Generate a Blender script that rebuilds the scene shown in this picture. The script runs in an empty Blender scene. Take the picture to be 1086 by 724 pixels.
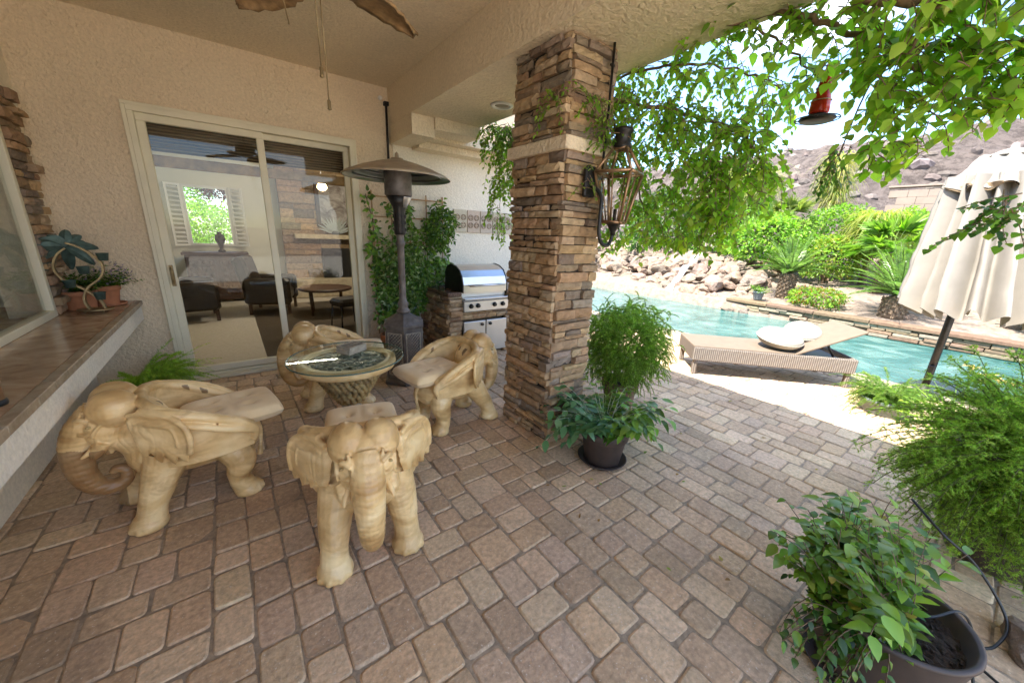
import bpy, bmesh, math, random
from mathutils import Vector, Matrix, Quaternion, noise
random.seed(11)
R = math.radians; PI = math.pi
sc = bpy.context.scene
COL = sc.collection
U = random.uniform

# ---------------------------------------------------------------- materials
class Mat:
    def __init__(s, name):
        s.m = bpy.data.materials.new(name); s.m.use_nodes = True
        s.nt = s.m.node_tree; s.b = s.nt.nodes['Principled BSDF']; s.out = s.nt.nodes['Material Output']
        s.tc = None
    def n(s, t, **k):
        d = s.nt.nodes.new(t)
        for a, v in k.items(): setattr(d, a, v)
        return d
    def l(s, a, b): s.nt.links.new(a, b)
    def obj(s):
        if not s.tc: s.tc = s.n('ShaderNodeTexCoord')
        return s.tc.outputs['Object']
    def noise(s, scale, detail=4, rough=.55, vec=None, dist=0):
        d = s.n('ShaderNodeTexNoise'); d.inputs['Scale'].default_value = scale
        d.inputs['Detail'].default_value = detail; d.inputs['Roughness'].default_value = rough
        d.inputs['Distortion'].default_value = dist
        s.l(vec if vec else s.obj(), d.inputs['Vector']); return d.outputs['Fac']
    def ramp(s, fac, stops):
        r = s.n('ShaderNodeValToRGB'); e = r.color_ramp.elements
        e[0].position, e[0].color = stops[0][0], (*stops[0][1], 1)
        e[1].position, e[1].color = stops[1][0], (*stops[1][1], 1)
        for p, c in stops[2:]:
            q = e.new(p); q.color = (*c, 1)
        s.l(fac, r.inputs['Fac']); return r.outputs['Color']
    def mix(s, fac, a, b, mode='MIX'):
        d = s.n('ShaderNodeMix', data_type='RGBA', blend_type=mode)
        for v, i in ((fac, 0), (a, 6), (b, 7)):
            if isinstance(v, (int, float)): d.inputs[i].default_value = v
            elif isinstance(v, tuple): d.inputs[i].default_value = (*v, 1)
            else: s.l(v, d.inputs[i])
        return d.outputs[2]
    def attr(s, name='Col'):
        return s.n('ShaderNodeVertexColor', layer_name=name).outputs['Color']
    def bump(s, h, strength=.3, dist=.01, prev=None):
        d = s.n('ShaderNodeBump'); d.inputs['Strength'].default_value = strength
        d.inputs['Distance'].default_value = dist; s.l(h, d.inputs['Height'])
        if prev: s.l(prev, d.inputs['Normal'])
        s.l(d.outputs['Normal'], s.b.inputs['Normal']); return d.outputs['Normal']
    def set(s, base=None, rough=.7, metal=0, spec=.4, **k):
        if base is not None:
            if isinstance(base, tuple): s.b.inputs['Base Color'].default_value = (*base, 1)
            else: s.l(base, s.b.inputs['Base Color'])
        s.b.inputs['Roughness'].default_value = rough; s.b.inputs['Metallic'].default_value = metal
        s.b.inputs['Specular IOR Level'].default_value = spec
        for a, v in k.items(): s.b.inputs[a].default_value = v
        return s
M = {}
def simple(name, col, rough=.6, metal=0, var=.18, nscale=8, bump=0, bscale=60, bdist=.004, spec=.4):
    m = Mat(name)
    dark = tuple(c*(1-var) for c in col); lite = tuple(min(1, c*(1+var)) for c in col)
    m.set(m.ramp(m.noise(nscale), [(.3, dark), (.7, lite)]), rough, metal, spec)
    if bump: m.bump(m.noise(bscale, 5, .6), bump, bdist)
    M[name] = m.m; return m

def stucco(name, col, strength=.9):
    m = Mat(name)
    big = m.ramp(m.noise(1.3, 7, .65), [(.3, tuple(c*.86 for c in col)), (.7, tuple(min(1, c*1.06) for c in col))])
    fine = m.noise(48, 4, .65)
    c = m.mix(.5, big, m.ramp(fine, [(.35, tuple(c*.8 for c in col)), (.65, tuple(min(1, c*1.12) for c in col))]))
    m.set(c, .92, 0, .15)
    n1 = m.bump(m.noise(30, 3, .6, dist=.6), strength, .022)
    m.bump(fine, .5, .005, n1)
    M[name] = m.m
stucco('stucco_wall', (.76, .62, .44)); stucco('stucco_ceiling', (.78, .66, .48), .8)
stucco('stucco_white', (.82, .75, .62), .35); stucco('stucco_pale', (.78, .69, .54), .35)

def colmat(name, rough=.85, bump=.5, bscale=45, bdist=.004, nv=.35, nscale=30, spec=.25):
    m = Mat(name); c = m.attr()
    f = m.ramp(m.noise(nscale, 6, .65), [(.25, (1-nv,)*3), (.75, (1+nv*.5,)*3)])
    cc_ = m.mix(1.0, c, f, 'MULTIPLY')
    if name == 'paver_stone':
        cc_ = m.mix(1.0, cc_, m.ramp(m.noise(1.1, 6, .7, None, 1.0), [(.34, (.86, .84, .82)), (.56, (1.12, 1.10, 1.07))]), 'MULTIPLY')
        cc_ = m.mix(m.ramp(m.noise(95, 2, .5), [(.66, (0,)*3), (.72, (.7,)*3)]), cc_, (.72, .62, .50))
    m.set(cc_, rough, 0, spec)
    m.bump(m.noise(bscale, 6, .65), bump, bdist); M[name] = m.m; return m
colmat('paver_stone', .78, 1.0, 55, .006, .42, 42, .35)
colmat('ledge_stone', .9, .9, 28, .010, .40, 18, .15)
colmat('boulder', .9, .9, 7, .04, .35, 5, .1)
colmat('plain_col', .6, .15, 60, .002, .15, 30)

def leafmat(name, trans=.38, rough=.45, hue=(1, 1, 1)):
    m = Mat(name); c = m.attr()
    m.set(c, rough, 0, .4)
    t = m.n('ShaderNodeBsdfTranslucent')
    yel = m.mix(1.0, c, (1.5, 1.7, .7), 'MULTIPLY'); m.l(yel, t.inputs['Color'])
    mx = m.n('ShaderNodeMixShader'); mx.inputs[0].default_value = trans
    m.l(m.b.outputs[0], mx.inputs[1]); m.l(t.outputs[0], mx.inputs[2]); m.l(mx.outputs[0], m.out.inputs['Surface'])
    M[name] = m.m
leafmat('leaf', .52); leafmat('leaf_glossy', .30, .28); leafmat('needle', .5, .6)

simple('bark', (.16, .11, .07), .9, 0, .4, 30, .8, 40, .006)
simple('vine_bark', (.20, .13, .08), .85, 0, .4, 25, .6, 60, .003)
simple('soil', (.05, .035, .025), .95, 0, .5, 60, 1, 90, .01)
simple('sand_joint', (.31, .235, .16), .95, 0, .3, 40, .8, 120, .004)
simple('frame_cream', (.72, .66, .49), .45, 0, .04, 5)
simple('white_paint', (.74, .73, .70), .5, 0, .04, 5)
simple('dark_metal', (.035, .032, .03), .45, .6, .3, 20)
simple('black_plastic', (.02, .02, .02), .4, 0, .2, 20)
simple('copper', (.34, .21, .12), .4, .75, .45, 12, .2, 40, .002)
simple('steel', (.52, .52, .52), .28, .9, .06, 5)
simple('steel_panel', (.60, .59, .56), .38, .75, .05, 4)
simple('granite_dark', (.13, .08, .06), .25, 0, .6, 70)
simple('pot_brown', (.060, .042, .034), .5, 0, .25, 12, .15, 60, .002)
simple('pot_clay_big', (.20, .13, .09), .8, 0, .35, 8, .5, 30, .006)
simple('terracotta', (.42, .17, .08), .75, 0, .25, 10, .3, 60, .002)
simple('pot_grey', (.14, .16, .17), .6, 0, .2, 10)
simple('verdigris', (.08, .125, .105), .55, .4, .4, 20, .3, 50, .002)
simple('brass_old', (.30, .22, .11), .45, .7, .3, 18, .3, 60, .002)
simple('leather', (.018, .012, .009), .4, 0, .3, 10, .3, 40, .004)
simple('dark_wood', (.06, .028, .015), .4, 0, .4, 6)
simple('canvas', (.26, .235, .20), .9, 0, .08, 6, .25, 300, .001)
simple('canvas_trim', (.24, .17, .10), .9, 0, .2, 20, .3, 100, .002)
simple('sling', (.155, .115, .08), .8, 0, .08, 12, .4, 250, .002)
simple('pillow_white', (.31, .28, .225), .9, 0, .05, 8, .2, 60, .003)
simple('deck_lime', (.27, .21, .155), .85, 0, .2, 7, .4, 30, .006)
simple('cmu', (.23, .175, .14), .9, 0, .12, 3, .5, 40, .006)
simple('bamboo', (.40, .25, .12), .7, 0, .3, 15)
simple('bounce_slab_pale', (.62, .55, .45), .85, 0, .12, 5)  # kept pale so the unseen slab behind the camera throws back more sun
simple('carpet', (.52, .46, .39), .95, 0, .08, 30, .4, 200, .003)
simple('room_paint', (.70, .68, .58), .8, 0, .03, 3)
simple('fan_wood', (.30, .19, .09), .6, 0, .4, 25, .5, 40, .004)
simple('stone_carved', (.34, .29, .22), .85, 0, .25, 25, .6, 60, .004)
simple('base_cream', (.50, .42, .30), .8, 0, .2, 12, .5, 40, .005)

# carved, varnished teak of the elephants
m = Mat('carved_wood')
mp = m.n('ShaderNodeMapping'); mp.inputs['Scale'].default_value = (1, 1, 1.8); m.l(m.obj(), mp.inputs['Vector'])
c1 = m.ramp(m.noise(3.4, 3, .5, mp.outputs[0], .6), [(.32, (.44, .25, .09)), (.47, (.74, .50, .22)), (.64, (.90, .67, .35))])
gr = m.noise(5.5, 6, .62, mp.outputs[0], .9)
c2 = m.mix(m.ramp(gr, [(.36, (.5,)*3), (.53, (0,)*3)]), c1, (.42, .24, .09))
st_ = m.n('ShaderNodeVertexColor', layer_name='Stain'); sp_ = m.n('ShaderNodeSeparateColor'); m.l(st_.outputs[0], sp_.inputs[0])
oi = m.n('ShaderNodeObjectInfo'); so_ = m.n('ShaderNodeSeparateColor'); m.l(oi.outputs['Color'], so_.inputs[0])
mu = m.n('ShaderNodeMath', operation='MULTIPLY'); m.l(sp_.outputs[0], mu.inputs[0]); m.l(so_.outputs[0], mu.inputs[1])
mu2 = m.n('ShaderNodeMath', operation='MULTIPLY'); m.l(mu.outputs[0], mu2.inputs[0]); mu2.inputs[1].default_value = .72
c3 = m.mix(mu2.outputs[0], c2, (.20, .095, .04))
mu3 = m.n('ShaderNodeMath', operation='MULTIPLY'); m.l(sp_.outputs[1], mu3.inputs[0]); mu3.inputs[1].default_value = .8
c4 = m.mix(mu3.outputs[0], c3, (.13, .06, .025))
m.set(c4, .38, 0, .45)
n1 = m.bump(gr, .22, .004); m.bump(m.noise(90, 4, .6), .12, .0015, n1)
M['carved_wood'] = m.m
m = Mat('knob_wood')
m.set(m.ramp(m.noise(14, 5), [(.3, (.14, .08, .03)), (.6, (.48, .34, .14))]), .5, 0, .4); m.bump(m.noise(60), .4, .004)
M['knob_wood'] = m.m
m = Mat('cushion_fabric')
m.set(m.ramp(m.noise(5, 4), [(.3, (.72, .52, .28)), (.7, (.84, .65, .39))]), .9, 0, .2, **{'Sheen Weight': .25})
m.bump(m.noise(260, 3), .25, .002); M['cushion_fabric'] = m.m
# wicker
m = Mat('wicker')
w1 = m.n('ShaderNodeTexWave', wave_type='BANDS', bands_direction='X'); w1.inputs['Scale'].default_value = 14
w2 = m.n('ShaderNodeTexWave', wave_type='BANDS', bands_direction='Z'); w2.inputs['Scale'].default_value = 22
m.l(m.obj(), w1.inputs[0]); m.l(m.obj(), w2.inputs[0])
mm = m.n('ShaderNodeMath', operation='MULTIPLY'); m.l(w1.outputs['Fac'], mm.inputs[0]); m.l(w2.outputs['Fac'], mm.inputs[1])
m.set(m.ramp(mm.outputs[0], [(.0, (.10, .08, .065)), (.5, (.34, .29, .24))]), .7, 0, .3); m.bump(mm.outputs[0], .8, .01)
M['wicker'] = m.m
# glazing
def glass(name, tint, refl, rough=.0):
    m = Mat(name); m.nt.nodes.remove(m.b)
    t = m.n('ShaderNodeBsdfTransparent'); t.inputs[0].default_value = (*tint, 1)
    g = m.n('ShaderNodeBsdfGlossy'); g.inputs['Roughness'].default_value = rough
    lw = m.n('ShaderNodeLayerWeight'); lw.inputs['Blend'].default_value = .5
    pw = m.n('ShaderNodeMath', operation='POWER'); m.l(lw.outputs['Facing'], pw.inputs[0]); pw.inputs[1].default_value = 4.5
    ma = m.n('ShaderNodeMath', operation='MULTIPLY_ADD'); m.l(pw.outputs[0], ma.inputs[0]); ma.inputs[1].default_value = .8 if name != 'table_glass' else .35; ma.inputs[2].default_value = refl*.12
    mx = m.n('ShaderNodeMixShader'); m.l(ma.outputs[0], mx.inputs[0])
    m.l(t.outputs[0], mx.inputs[1]); m.l(g.outputs[0], mx.inputs[2]); m.l(mx.outputs[0], m.out.inputs['Surface'])
    M[name] = m.m
glass('door_glass', (.93, .95, .93), .22); glass('table_glass', (.93, .965, .95), .25); glass('lamp_glass', (.93, .93, .9), .25)
glass('red_glass', (.80, .06, .02), .2)
simple('glass_edge', (.07, .12, .095), .15, 0, .1, 5)
simple('red_lacquer', (.55, .03, .015), .15, 0, .3, 14)
# water
m = Mat('pool_water')
m.set(m.ramp(m.noise(1.4, 4, .6, None, 1.2), [(.32, (.015, .075, .070)), (.52, (.045, .130, .118)), (.70, (.12, .215, .19))]), .06, 0, .5)
n1 = m.bump(m.noise(4, 5, .65, None, 2), .6, .06); m.bump(m.noise(15, 3), .5, .02, n1); M['pool_water'] = m.m
m = Mat('falling_water'); m.set((.85, .88, .88), .25, 0, .5, Alpha=.22); m.bump(m.noise(20), .6, .03); M['falling_water'] = m.m
# countertop stone
m = Mat('counter_stone')
v = m.noise(3.5, 7, .65, None, 2.5)
m.set(m.ramp(v, [(.3, (.26, .15, .08)), (.5, (.42, .27, .16)), (.7, (.56, .42, .28))]), .2, 0, .5); M['counter_stone'] = m.m
m = Mat('counter_edge'); v = m.noise(14, 7, .7)
m.set(m.ramp(v, [(.3, (.24, .17, .10)), (.7, (.46, .37, .26))]), .5); m.bump(v, .5, .006); M['counter_edge'] = m.m
# desert hillside
m = Mat('hill_rock')
v = m.noise(.35, 12, .68, None, .6); v2 = m.noise(1.7, 10, .75)
c = m.mix(.5, m.ramp(v, [(.3, (.10, .078, .068)), (.7, (.19, .155, .135))]), m.ramp(v2, [(.42, (.05, .04, .035)), (.55, (.21, .17, .148))]))
m.set(c, .95, 0, .1); n1 = m.bump(v2, 1, .5); m.bump(m.noise(6, 8, .7), .8, .15, n1); M['hill_rock'] = m.m
m = Mat('bed_soil'); v = m.noise(9, 9, .75)
m.set(m.ramp(v, [(.35, (.13, .095, .07)), (.65, (.27, .21, .165))]), .95); m.bump(v, .8, .03); M['bed_soil'] = m.m
simple('far_ground', (.33, .27, .22), .95, 0, .2, .2)
m = Mat('lamp_glow'); m.set((1, .8, .5), .5); m.b.inputs['Emission Color'].default_value = (1, .62, .28, 1); m.b.inputs['Emission Strength'].default_value = 1.6; M['lamp_glow'] = m.m
m = Mat('painting'); v = m.noise(3, 5, .6, None, 2)
m.set(m.ramp(v, [(.3, (.10, .07, .06)), (.5, (.30, .27, .26)), (.7, (.5, .47, .44))]), .5); M['painting'] = m.m
m = Mat('blind_weave')
w = m.n('ShaderNodeTexWave', wave_type='BANDS', bands_direction='Z'); w.inputs['Scale'].default_value = 12; m.l(m.obj(), w.inputs[0])
m.set(m.ramp(w.outputs['Fac'], [(.2, (.035, .022, .014)), (.8, (.20, .14, .085))]), .8); M['blind_weave'] = m.m
m = Mat('lattice_metal')
m.set(m.ramp(m.noise(12), [(.3, (.10, .085, .075)), (.7, (.22, .19, .17))]), .55, .5); M['lattice_metal'] = m.m
m = Mat('hood_metal'); m.set(m.ramp(m.noise(9), [(.3, (.38, .30, .21)), (.7, (.52, .43, .31))]), .5, .5); M['hood_metal'] = m.m
m = Mat('table_carving'); v = m.noise(11, 6, .7, None, 2)
m.set(m.ramp(v, [(.36, (.035, .045, .035)), (.50, (.15, .16, .11)), (.62, (.42, .40, .30))]), .5); m.bump(v, .9, .02); M['table_carving'] = m.m

# ---------------------------------------------------------------- mesh builder
class MB:
    def __init__(s): s.v = []; s.f = []; s.c = []; s.sm = []; s.mi = []
    def add(s, vs, fs, col=(.5, .5, .5), smooth=False, mi=0):
        o = len(s.v); s.v.extend([tuple(p) for p in vs])
        for f in fs:
            s.f.append([i+o for i in f]); s.c.append(col); s.sm.append(smooth); s.mi.append(mi)
        return s
    def box(s, c, d, rot=None, col=(.5, .5, .5), bev=0, mi=0):
        hx, hy, hz = d[0]/2, d[1]/2, d[2]/2; b = bev
        pts = []
        if b <= 0:
            pts = [(x, y, z) for z in (-hz, hz) for x, y in ((-hx, -hy), (hx, -hy), (hx, hy), (-hx, hy))]
            fs = [(3, 2, 1, 0), (4, 5, 6, 7), (0, 1, 5, 4), (1, 2, 6, 5), (2, 3, 7, 6), (3, 0, 4, 7)]
        else:
            def ring(i, z):
                x, y = hx-i, hy-i
                return [(-x+b, -y, z), (x-b, -y, z), (x, -y+b, z), (x, y-b, z), (x-b, y, z), (-x+b, y, z), (-x, y-b, z), (-x, -y+b, z)]
            rs = [ring(b*.8, -hz), ring(0, -hz+b), ring(0, hz-b), ring(b*.8, hz)]
            pts = [p for r in rs for p in r]
            fs = [tuple(range(7, -1, -1)), tuple(range(24, 32))]
            for k in range(3):
                for i in range(8): fs.append((k*8+i, k*8+(i+1) % 8, k*8+8+(i+1) % 8, k*8+8+i))
        m3 = rot if rot is not None else Matrix.Identity(3)
        c = Vector(c); s.add([m3 @ Vector(p)+c for p in pts], fs, col, False, mi); return s
    def sweep(s, rings, col=(.5, .5, .5), cap=True, smooth=True, closed=False, mi=0):
        n = len(rings[0]); vs = [p for r in rings for p in r]; fs = []
        m = len(rings)
        for k in range(m if closed else m-1):
            a = k*n; b = ((k+1) % m)*n
            for i in range(n): fs.append((a+i, a+(i+1) % n, b+(i+1) % n, b+i))
        s.add(vs, fs, col, smooth, mi)
        if cap and not closed:
            o = len(s.v)-len(vs)
            s.f += [[o+i for i in range(n-1, -1, -1)], [o+(m-1)*n+i for i in range(n)]]
            s.c += [col]*2; s.sm += [False]*2; s.mi += [mi]*2
        return s
    def tube(s, pts, rad, n=10, col=(.5, .5, .5), flat=1.0, mi=0, closed=False):
        pts = [Vector(p) for p in pts]; k = len(pts)
        if not hasattr(rad, '__len__'): rad = [rad]*k
        t = []
        for i in range(k):
            a = pts[(i-1) % k] if closed else pts[max(i-1, 0)]; b = pts[(i+1) % k] if closed else pts[min(i+1, k-1)]
            d = b-a; t.append(d.normalized() if d.length > 1e-9 else Vector((0, 0, 1)))
        u = t[0].orthogonal().normalized() if abs(t[0].z) > .9 else t[0].cross(Vector((0, 0, 1))).normalized()
        rings = []
        for i in range(k):
            u = u-t[i]*u.dot(t[i])
            if u.length < 1e-6: u = t[i].orthogonal()
            u.normalize(); w = t[i].cross(u)
            rings.append([pts[i]+(u*math.cos(2*PI*j/n)+w*math.sin(2*PI*j/n)*flat)*rad[i] for j in range(n)])
        return s.sweep(rings, col, True, True, closed, mi)
    def lathe(s, c, prof, n=24, col=(.5, .5, .5), rot=None, smooth=True, cap=True, mi=0, sx=1, sy=1):
        c = Vector(c); m3 = rot if rot is not None else Matrix.Identity(3)
        rings = [[c+m3 @ Vector((r*math.cos(2*PI*j/n)*sx, r*math.sin(2*PI*j/n)*sy, z)) for j in range(n)] for r, z in prof]
        return s.sweep(rings, col, cap, smooth, False, mi)
    def ell(s, c, r, rot=None, n=14, m=9, col=(.5, .5, .5), mi=0):
        m3 = rot if rot is not None else Matrix.Identity(3); c = Vector(c)
        prof = [(math.sin(PI*(i+.02)/(m+.04)), -math.cos(PI*(i+.02)/(m+.04))) for i in range(m+1)]
        rings = [[c+m3 @ Vector((q*r[0]*math.cos(2*PI*j/n), q*r[1]*math.sin(2*PI*j/n), z*r[2])) for j in range(n)] for q, z in prof]
        return s.sweep(rings, col, True, True, False, mi)
    def prism(s, poly, fn, th, col=(.5, .5, .5), smooth=False):
        """poly: list of (a,b); fn(a,b,t)->point for t in 0..1 across the thickness"""
        n = len(poly); A = [fn(a, b, 0) for a, b in poly]; B = [fn(a, b, 1) for a, b in poly]
        fs = [tuple(range(n-1, -1, -1)), tuple(range(n, 2*n))]+[(i, (i+1) % n, n+(i+1) % n, n+i) for i in range(n)]
        return s.add(A+B, fs, col, smooth)
    def build(s, name, mat, parent=None, loc=None, recalc=False):
        me = bpy.data.meshes.new(name); me.from_pydata(s.v, [], s.f)
        mats = mat if isinstance(mat, (list, tuple)) else [mat]
        for q in mats: me.materials.append(M[q])
        me.polygons.foreach_set('use_smooth', s.sm)
        if len(mats) > 1: me.polygons.foreach_set('material_index', s.mi)
        ca = me.color_attributes.new('Col', 'FLOAT_COLOR', 'CORNER')
        buf = []
        for f, c in zip(s.f, s.c): buf.extend((c[0], c[1], c[2], 1.0)*len(f))
        ca.data.foreach_set('color', buf); me.update()
        if recalc:
            bm = bmesh.new(); bm.from_mesh(me); bmesh.ops.recalc_face_normals(bm, faces=bm.faces); bm.to_mesh(me); bm.free()
        o = bpy.data.objects.new(name, me); COL.objects.link(o)
        if parent: o.parent = parent
        if loc: o.location = loc
        return o

def tag(o, label, cat, group=None, kind=None):
    if label: o['label'] = label
    if cat: o['category'] = cat
    if group: o['group'] = group
    if kind: o['kind'] = kind
    return o
def thing(name, label, cat, loc=(0, 0, 0), rz=0, group=None):
    o = bpy.data.objects.new(name, None); COL.objects.link(o); o.location = loc; o.rotation_euler = (0, 0, rz)
    o.empty_display_size = .1; return tag(o, label, cat, group)
def struct(o): o['kind'] = 'structure'; return o
def copy_tree(o, parent=None):
    c = o.copy(); COL.objects.link(c); c.parent = parent
    for ch in list(o.children): copy_tree(ch, c)
    return c
def spline(pts, k=6):
    pts = [Vector(p) for p in pts]; out = []
    for i in range(len(pts)-1):
        p0 = pts[max(i-1, 0)]; p1 = pts[i]; p2 = pts[i+1]; p3 = pts[min(i+2, len(pts)-1)]
        for j in range(k):
            t = j/k; out.append(.5*((2*p1)+(p2-p0)*t+(2*p0-5*p1+4*p2-p3)*t*t+(-p0+3*p1-3*p2+p3)*t**3))
    out.append(pts[-1]); return out
def lerp_list(v, n):
    out = []
    for i in range(n):
        t = i/(n-1)*(len(v)-1); a = int(t); b = min(a+1, len(v)-1); out.append(v[a]+(v[b]-v[a])*(t-a))
    return out
def RZ(a): return Matrix.Rotation(a, 3, 'Z')
def RX(a): return Matrix.Rotation(a, 3, 'X')
def RY(a): return Matrix.Rotation(a, 3, 'Y')
def jc(c, v=.15, h=.05):
    k = 1+U(-v, v); return tuple(max(.004, q*k*(1+U(-h, h))) for q in c)
def rdir(zlo=-1, zhi=1):
    z = U(zlo, zhi); a = U(0, 2*PI); r = math.sqrt(max(0, 1-z*z)); return Vector((r*math.cos(a), r*math.sin(a), z))

# ---------------------------------------------------------------- camera, sky, sun
H = 1.55
cam = bpy.data.cameras.new('camera'); cam.sensor_width = 36; cam.lens = 390.42/1086*36; cam.clip_start = .02; cam.clip_end = 900
co = bpy.data.objects.new('camera', cam); COL.objects.link(co)
right = Vector((.80171313, -.59636407, .0400743)); up = Vector((.13459834, .24545628, .96001797)); fwd = Vector((.58235671, .76426508, -.27705514))
mw = Matrix(((right.x, up.x, -fwd.x, 0), (right.y, up.y, -fwd.y, 0), (right.z, up.z, -fwd.z, H), (0, 0, 0, 1)))
co.matrix_world = mw; sc.camera = co

SD = Vector((-1, .20, 1.87)).normalized()      # direction towards the sun
w = bpy.data.worlds.new('World'); sc.world = w; w.use_nodes = True; nt = w.node_tree
bg = nt.nodes['Background']; sky = nt.nodes.new('ShaderNodeTexSky'); sky.sky_type = 'NISHITA'; sky.sun_disc = False
sky.sun_elevation = math.asin(SD.z); sky.sun_rotation = math.atan2(SD.x, SD.y)
sky.dust_density = .4; sky.air_density = 1.1; sky.ozone_density = 5; sky.altitude = 600
tc = nt.nodes.new('ShaderNodeTexCoord'); mp = nt.nodes.new('ShaderNodeMapping'); mp.inputs['Scale'].default_value = (1, 1, 2.2)
nz = nt.nodes.new('ShaderNodeTexNoise'); nz.inputs['Scale'].default_value = 2.6; nz.inputs['Detail'].default_value = 7; nz.inputs['Distortion'].default_value = .5
rp = nt.nodes.new('ShaderNodeValToRGB'); rp.color_ramp.elements[0].position = .47; rp.color_ramp.elements[1].position = .66
mx = nt.nodes.new('ShaderNodeMix'); mx.data_type = 'RGBA'; mx.inputs[7].default_value = (5.2, 5.4, 5.8, 1)
L = nt.links.new
L(tc.outputs['Generated'], mp.inputs[0]); L(mp.outputs[0], nz.inputs['Vector']); L(nz.outputs['Fac'], rp.inputs[0])
L(rp.outputs[0], mx.inputs[0]); L(sky.outputs[0], mx.inputs[6]); L(mx.outputs[2], bg.inputs[0]); bg.inputs[1].default_value = .088
sun = bpy.data.lights.new('sun', 'SUN'); sun.energy = 2.5; sun.angle = R(.5); sun.color = (1, .95, .87)
so = bpy.data.objects.new('sun', sun); COL.objects.link(so); so.rotation_euler = SD.to_track_quat('Z', 'Y').to_euler()
sc.view_settings.view_transform = 'Standard'; sc.view_settings.look = 'None'; sc.view_settings.exposure = 3.0; sc.view_settings.gamma = 1
sc.cycles.max_bounces = 8; sc.cycles.diffuse_bounces = 5; sc.cycles.transparent_max_bounces = 16
sc.cycles.use_denoising = True; sc.cycles.caustics_reflective = False; sc.cycles.caustics_refractive = False
sc.cycles.sample_clamp_indirect = 6

# ================================================================ THE SETTING
YD = 4.77; XL = -1.13; ZS = 2.72; ZC = 3.10; XB = 1.69; XE = 2.50
# --- pavers: one sheet of real tumbled stones
def pavers():
    mb = MB(); u = .0700; x0, x1, y0, y1 = -1.24, 6.14, -3.2, 4.90
    nx = int((x1-x0)/u); sky_ = [0]*nx; ny = int((y1-y0)/u)
    pal = [(.58, .405, .255), (.53, .37, .23), (.63, .45, .29), (.48, .335, .21), (.57, .41, .275), (.65, .48, .31), (.54, .385, .25), (.60, .41, .25)]
    while True:
        g = min(sky_)
        if g >= ny: break
        i = sky_.index(g); j = i
        while j < nx and sky_[j] == g: j += 1
        gap = j-i
        ws = [q for q in (2, 2, 3) if gap-q == 0 or gap-q >= 2]
        wd = random.choice(ws) if ws else gap
        if wd == 2: ht = random.choice((3, 3, 3, 2))
        elif wd == 3: ht = random.choice((2, 2, 2, 2, 3))
        else: ht = 2
        for q in range(i, i+wd): sky_[q] = g+ht
        xa, xb = x0+i*u, x0+(i+wd)*u; ya, yb = y0+g*u, y0+(g+ht)*u
        if xa > 1.9 and xb < 2.1 and ya > 1.95 and yb < 2.3: continue
        gp = .0032; xa += gp; xb -= gp; ya += gp; yb -= gp
        far = (Vector(((xa+xb)/2, (ya+yb)/2, 0))-Vector((0, 0, H))).length > 4.2
        cs = [(xa, ya), (xb, ya), (xb, yb), (xa, yb)]; j_ = .0048
        cs = [Vector((a+U(-j_, j_), b+U(-j_, j_), 0)) for a, b in cs]
        col = jc(random.choice(pal), .09, .018); zt = U(-.0045, .0030); tx, ty = U(-.028, .028), U(-.028, .028)
        cc = sum(cs, Vector())/4
        out = []
        for k in range(4):
            p, q, r_ = cs[k-1], cs[k], cs[(k+1) % 4]
            ra = U(.012, .022)
            a = q+(p-q).normalized()*ra; b = q+(r_-q).normalized()*ra
            if far: out += [a, b]
            else:
                mid = (a+b)*.5+(q-(a+b)*.5)*.42; out += [a, mid, b]
        def ring(ins, z):
            res = []
            for p in out:
                d = (cc-p); d = d.normalized()*ins
                pp = p+d; res.append((pp.x, pp.y, z+zt+(pp.x-cc.x)*tx+(pp.y-cc.y)*ty))
            return res
        rs = [ring(0, -.028), ring(0, -.0085), ring(.0035, -.0032), ring(.011, 0)] if not far else [ring(0, -.02), ring(.001, -.006), ring(.008, 0)]
        n = len(out); vs = [p for r_ in rs for p in r_]; fs = []
        for k in range(len(rs)-1):
            for i_ in range(n): fs.append((k*n+i_, k*n+(i_+1) % n, (k+1)*n+(i_+1) % n, (k+1)*n+i_))
        mb.add(vs, fs, col, True); mb.add(rs[-1], [tuple(range(n))], col, False)
    return struct(mb.build('paved_patio', 'paver_stone'))
pavers()
def sheet(name, x0, y0, x1, y1, z, mat, nx=1, ny=1, hf=None):
    mb = MB(); vs = []; fs = []
    for j in range(ny+1):
        for i in range(nx+1):
            x = x0+(x1-x0)*i/nx; y = y0+(y1-y0)*j/ny; vs.append((x, y, hf(x, y) if hf else z))
    for j in range(ny):
        for i in range(nx):
            a = j*(nx+1)+i; fs.append((a, a+1, a+nx+2, a+nx+1))
    mb.add(vs, fs, smooth=bool(hf)); return struct(mb.build(name, mat))
sheet('paver_bedding', -1.3, -3.4, 6.16, 4.95, -.0068, 'sand_joint')
sheet('ground', -500, -500, 500, 500, -1.9, 'far_ground')
mb = MB(); mb.box((-49, -30, -.35), (95.6, 53, .6)); mb.box((2.45, -30, -.37), (7.38, 53.2, .6)); struct(mb.build('side_yard', 'far_ground'))
mb = MB()
mb.box((3.2, 6.9, -.06), (6.0, 4.0, .10)); struct(mb.build('side_path', 'deck_lime'))
mb = MB(); mb.box((.5, -8.3, -.06), (11.2, 10.1, .10)); struct(mb.build('added_bounce_slab', 'bounce_slab_pale'))  # unseen slab added behind the camera to bounce sunlight under the roof
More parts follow.
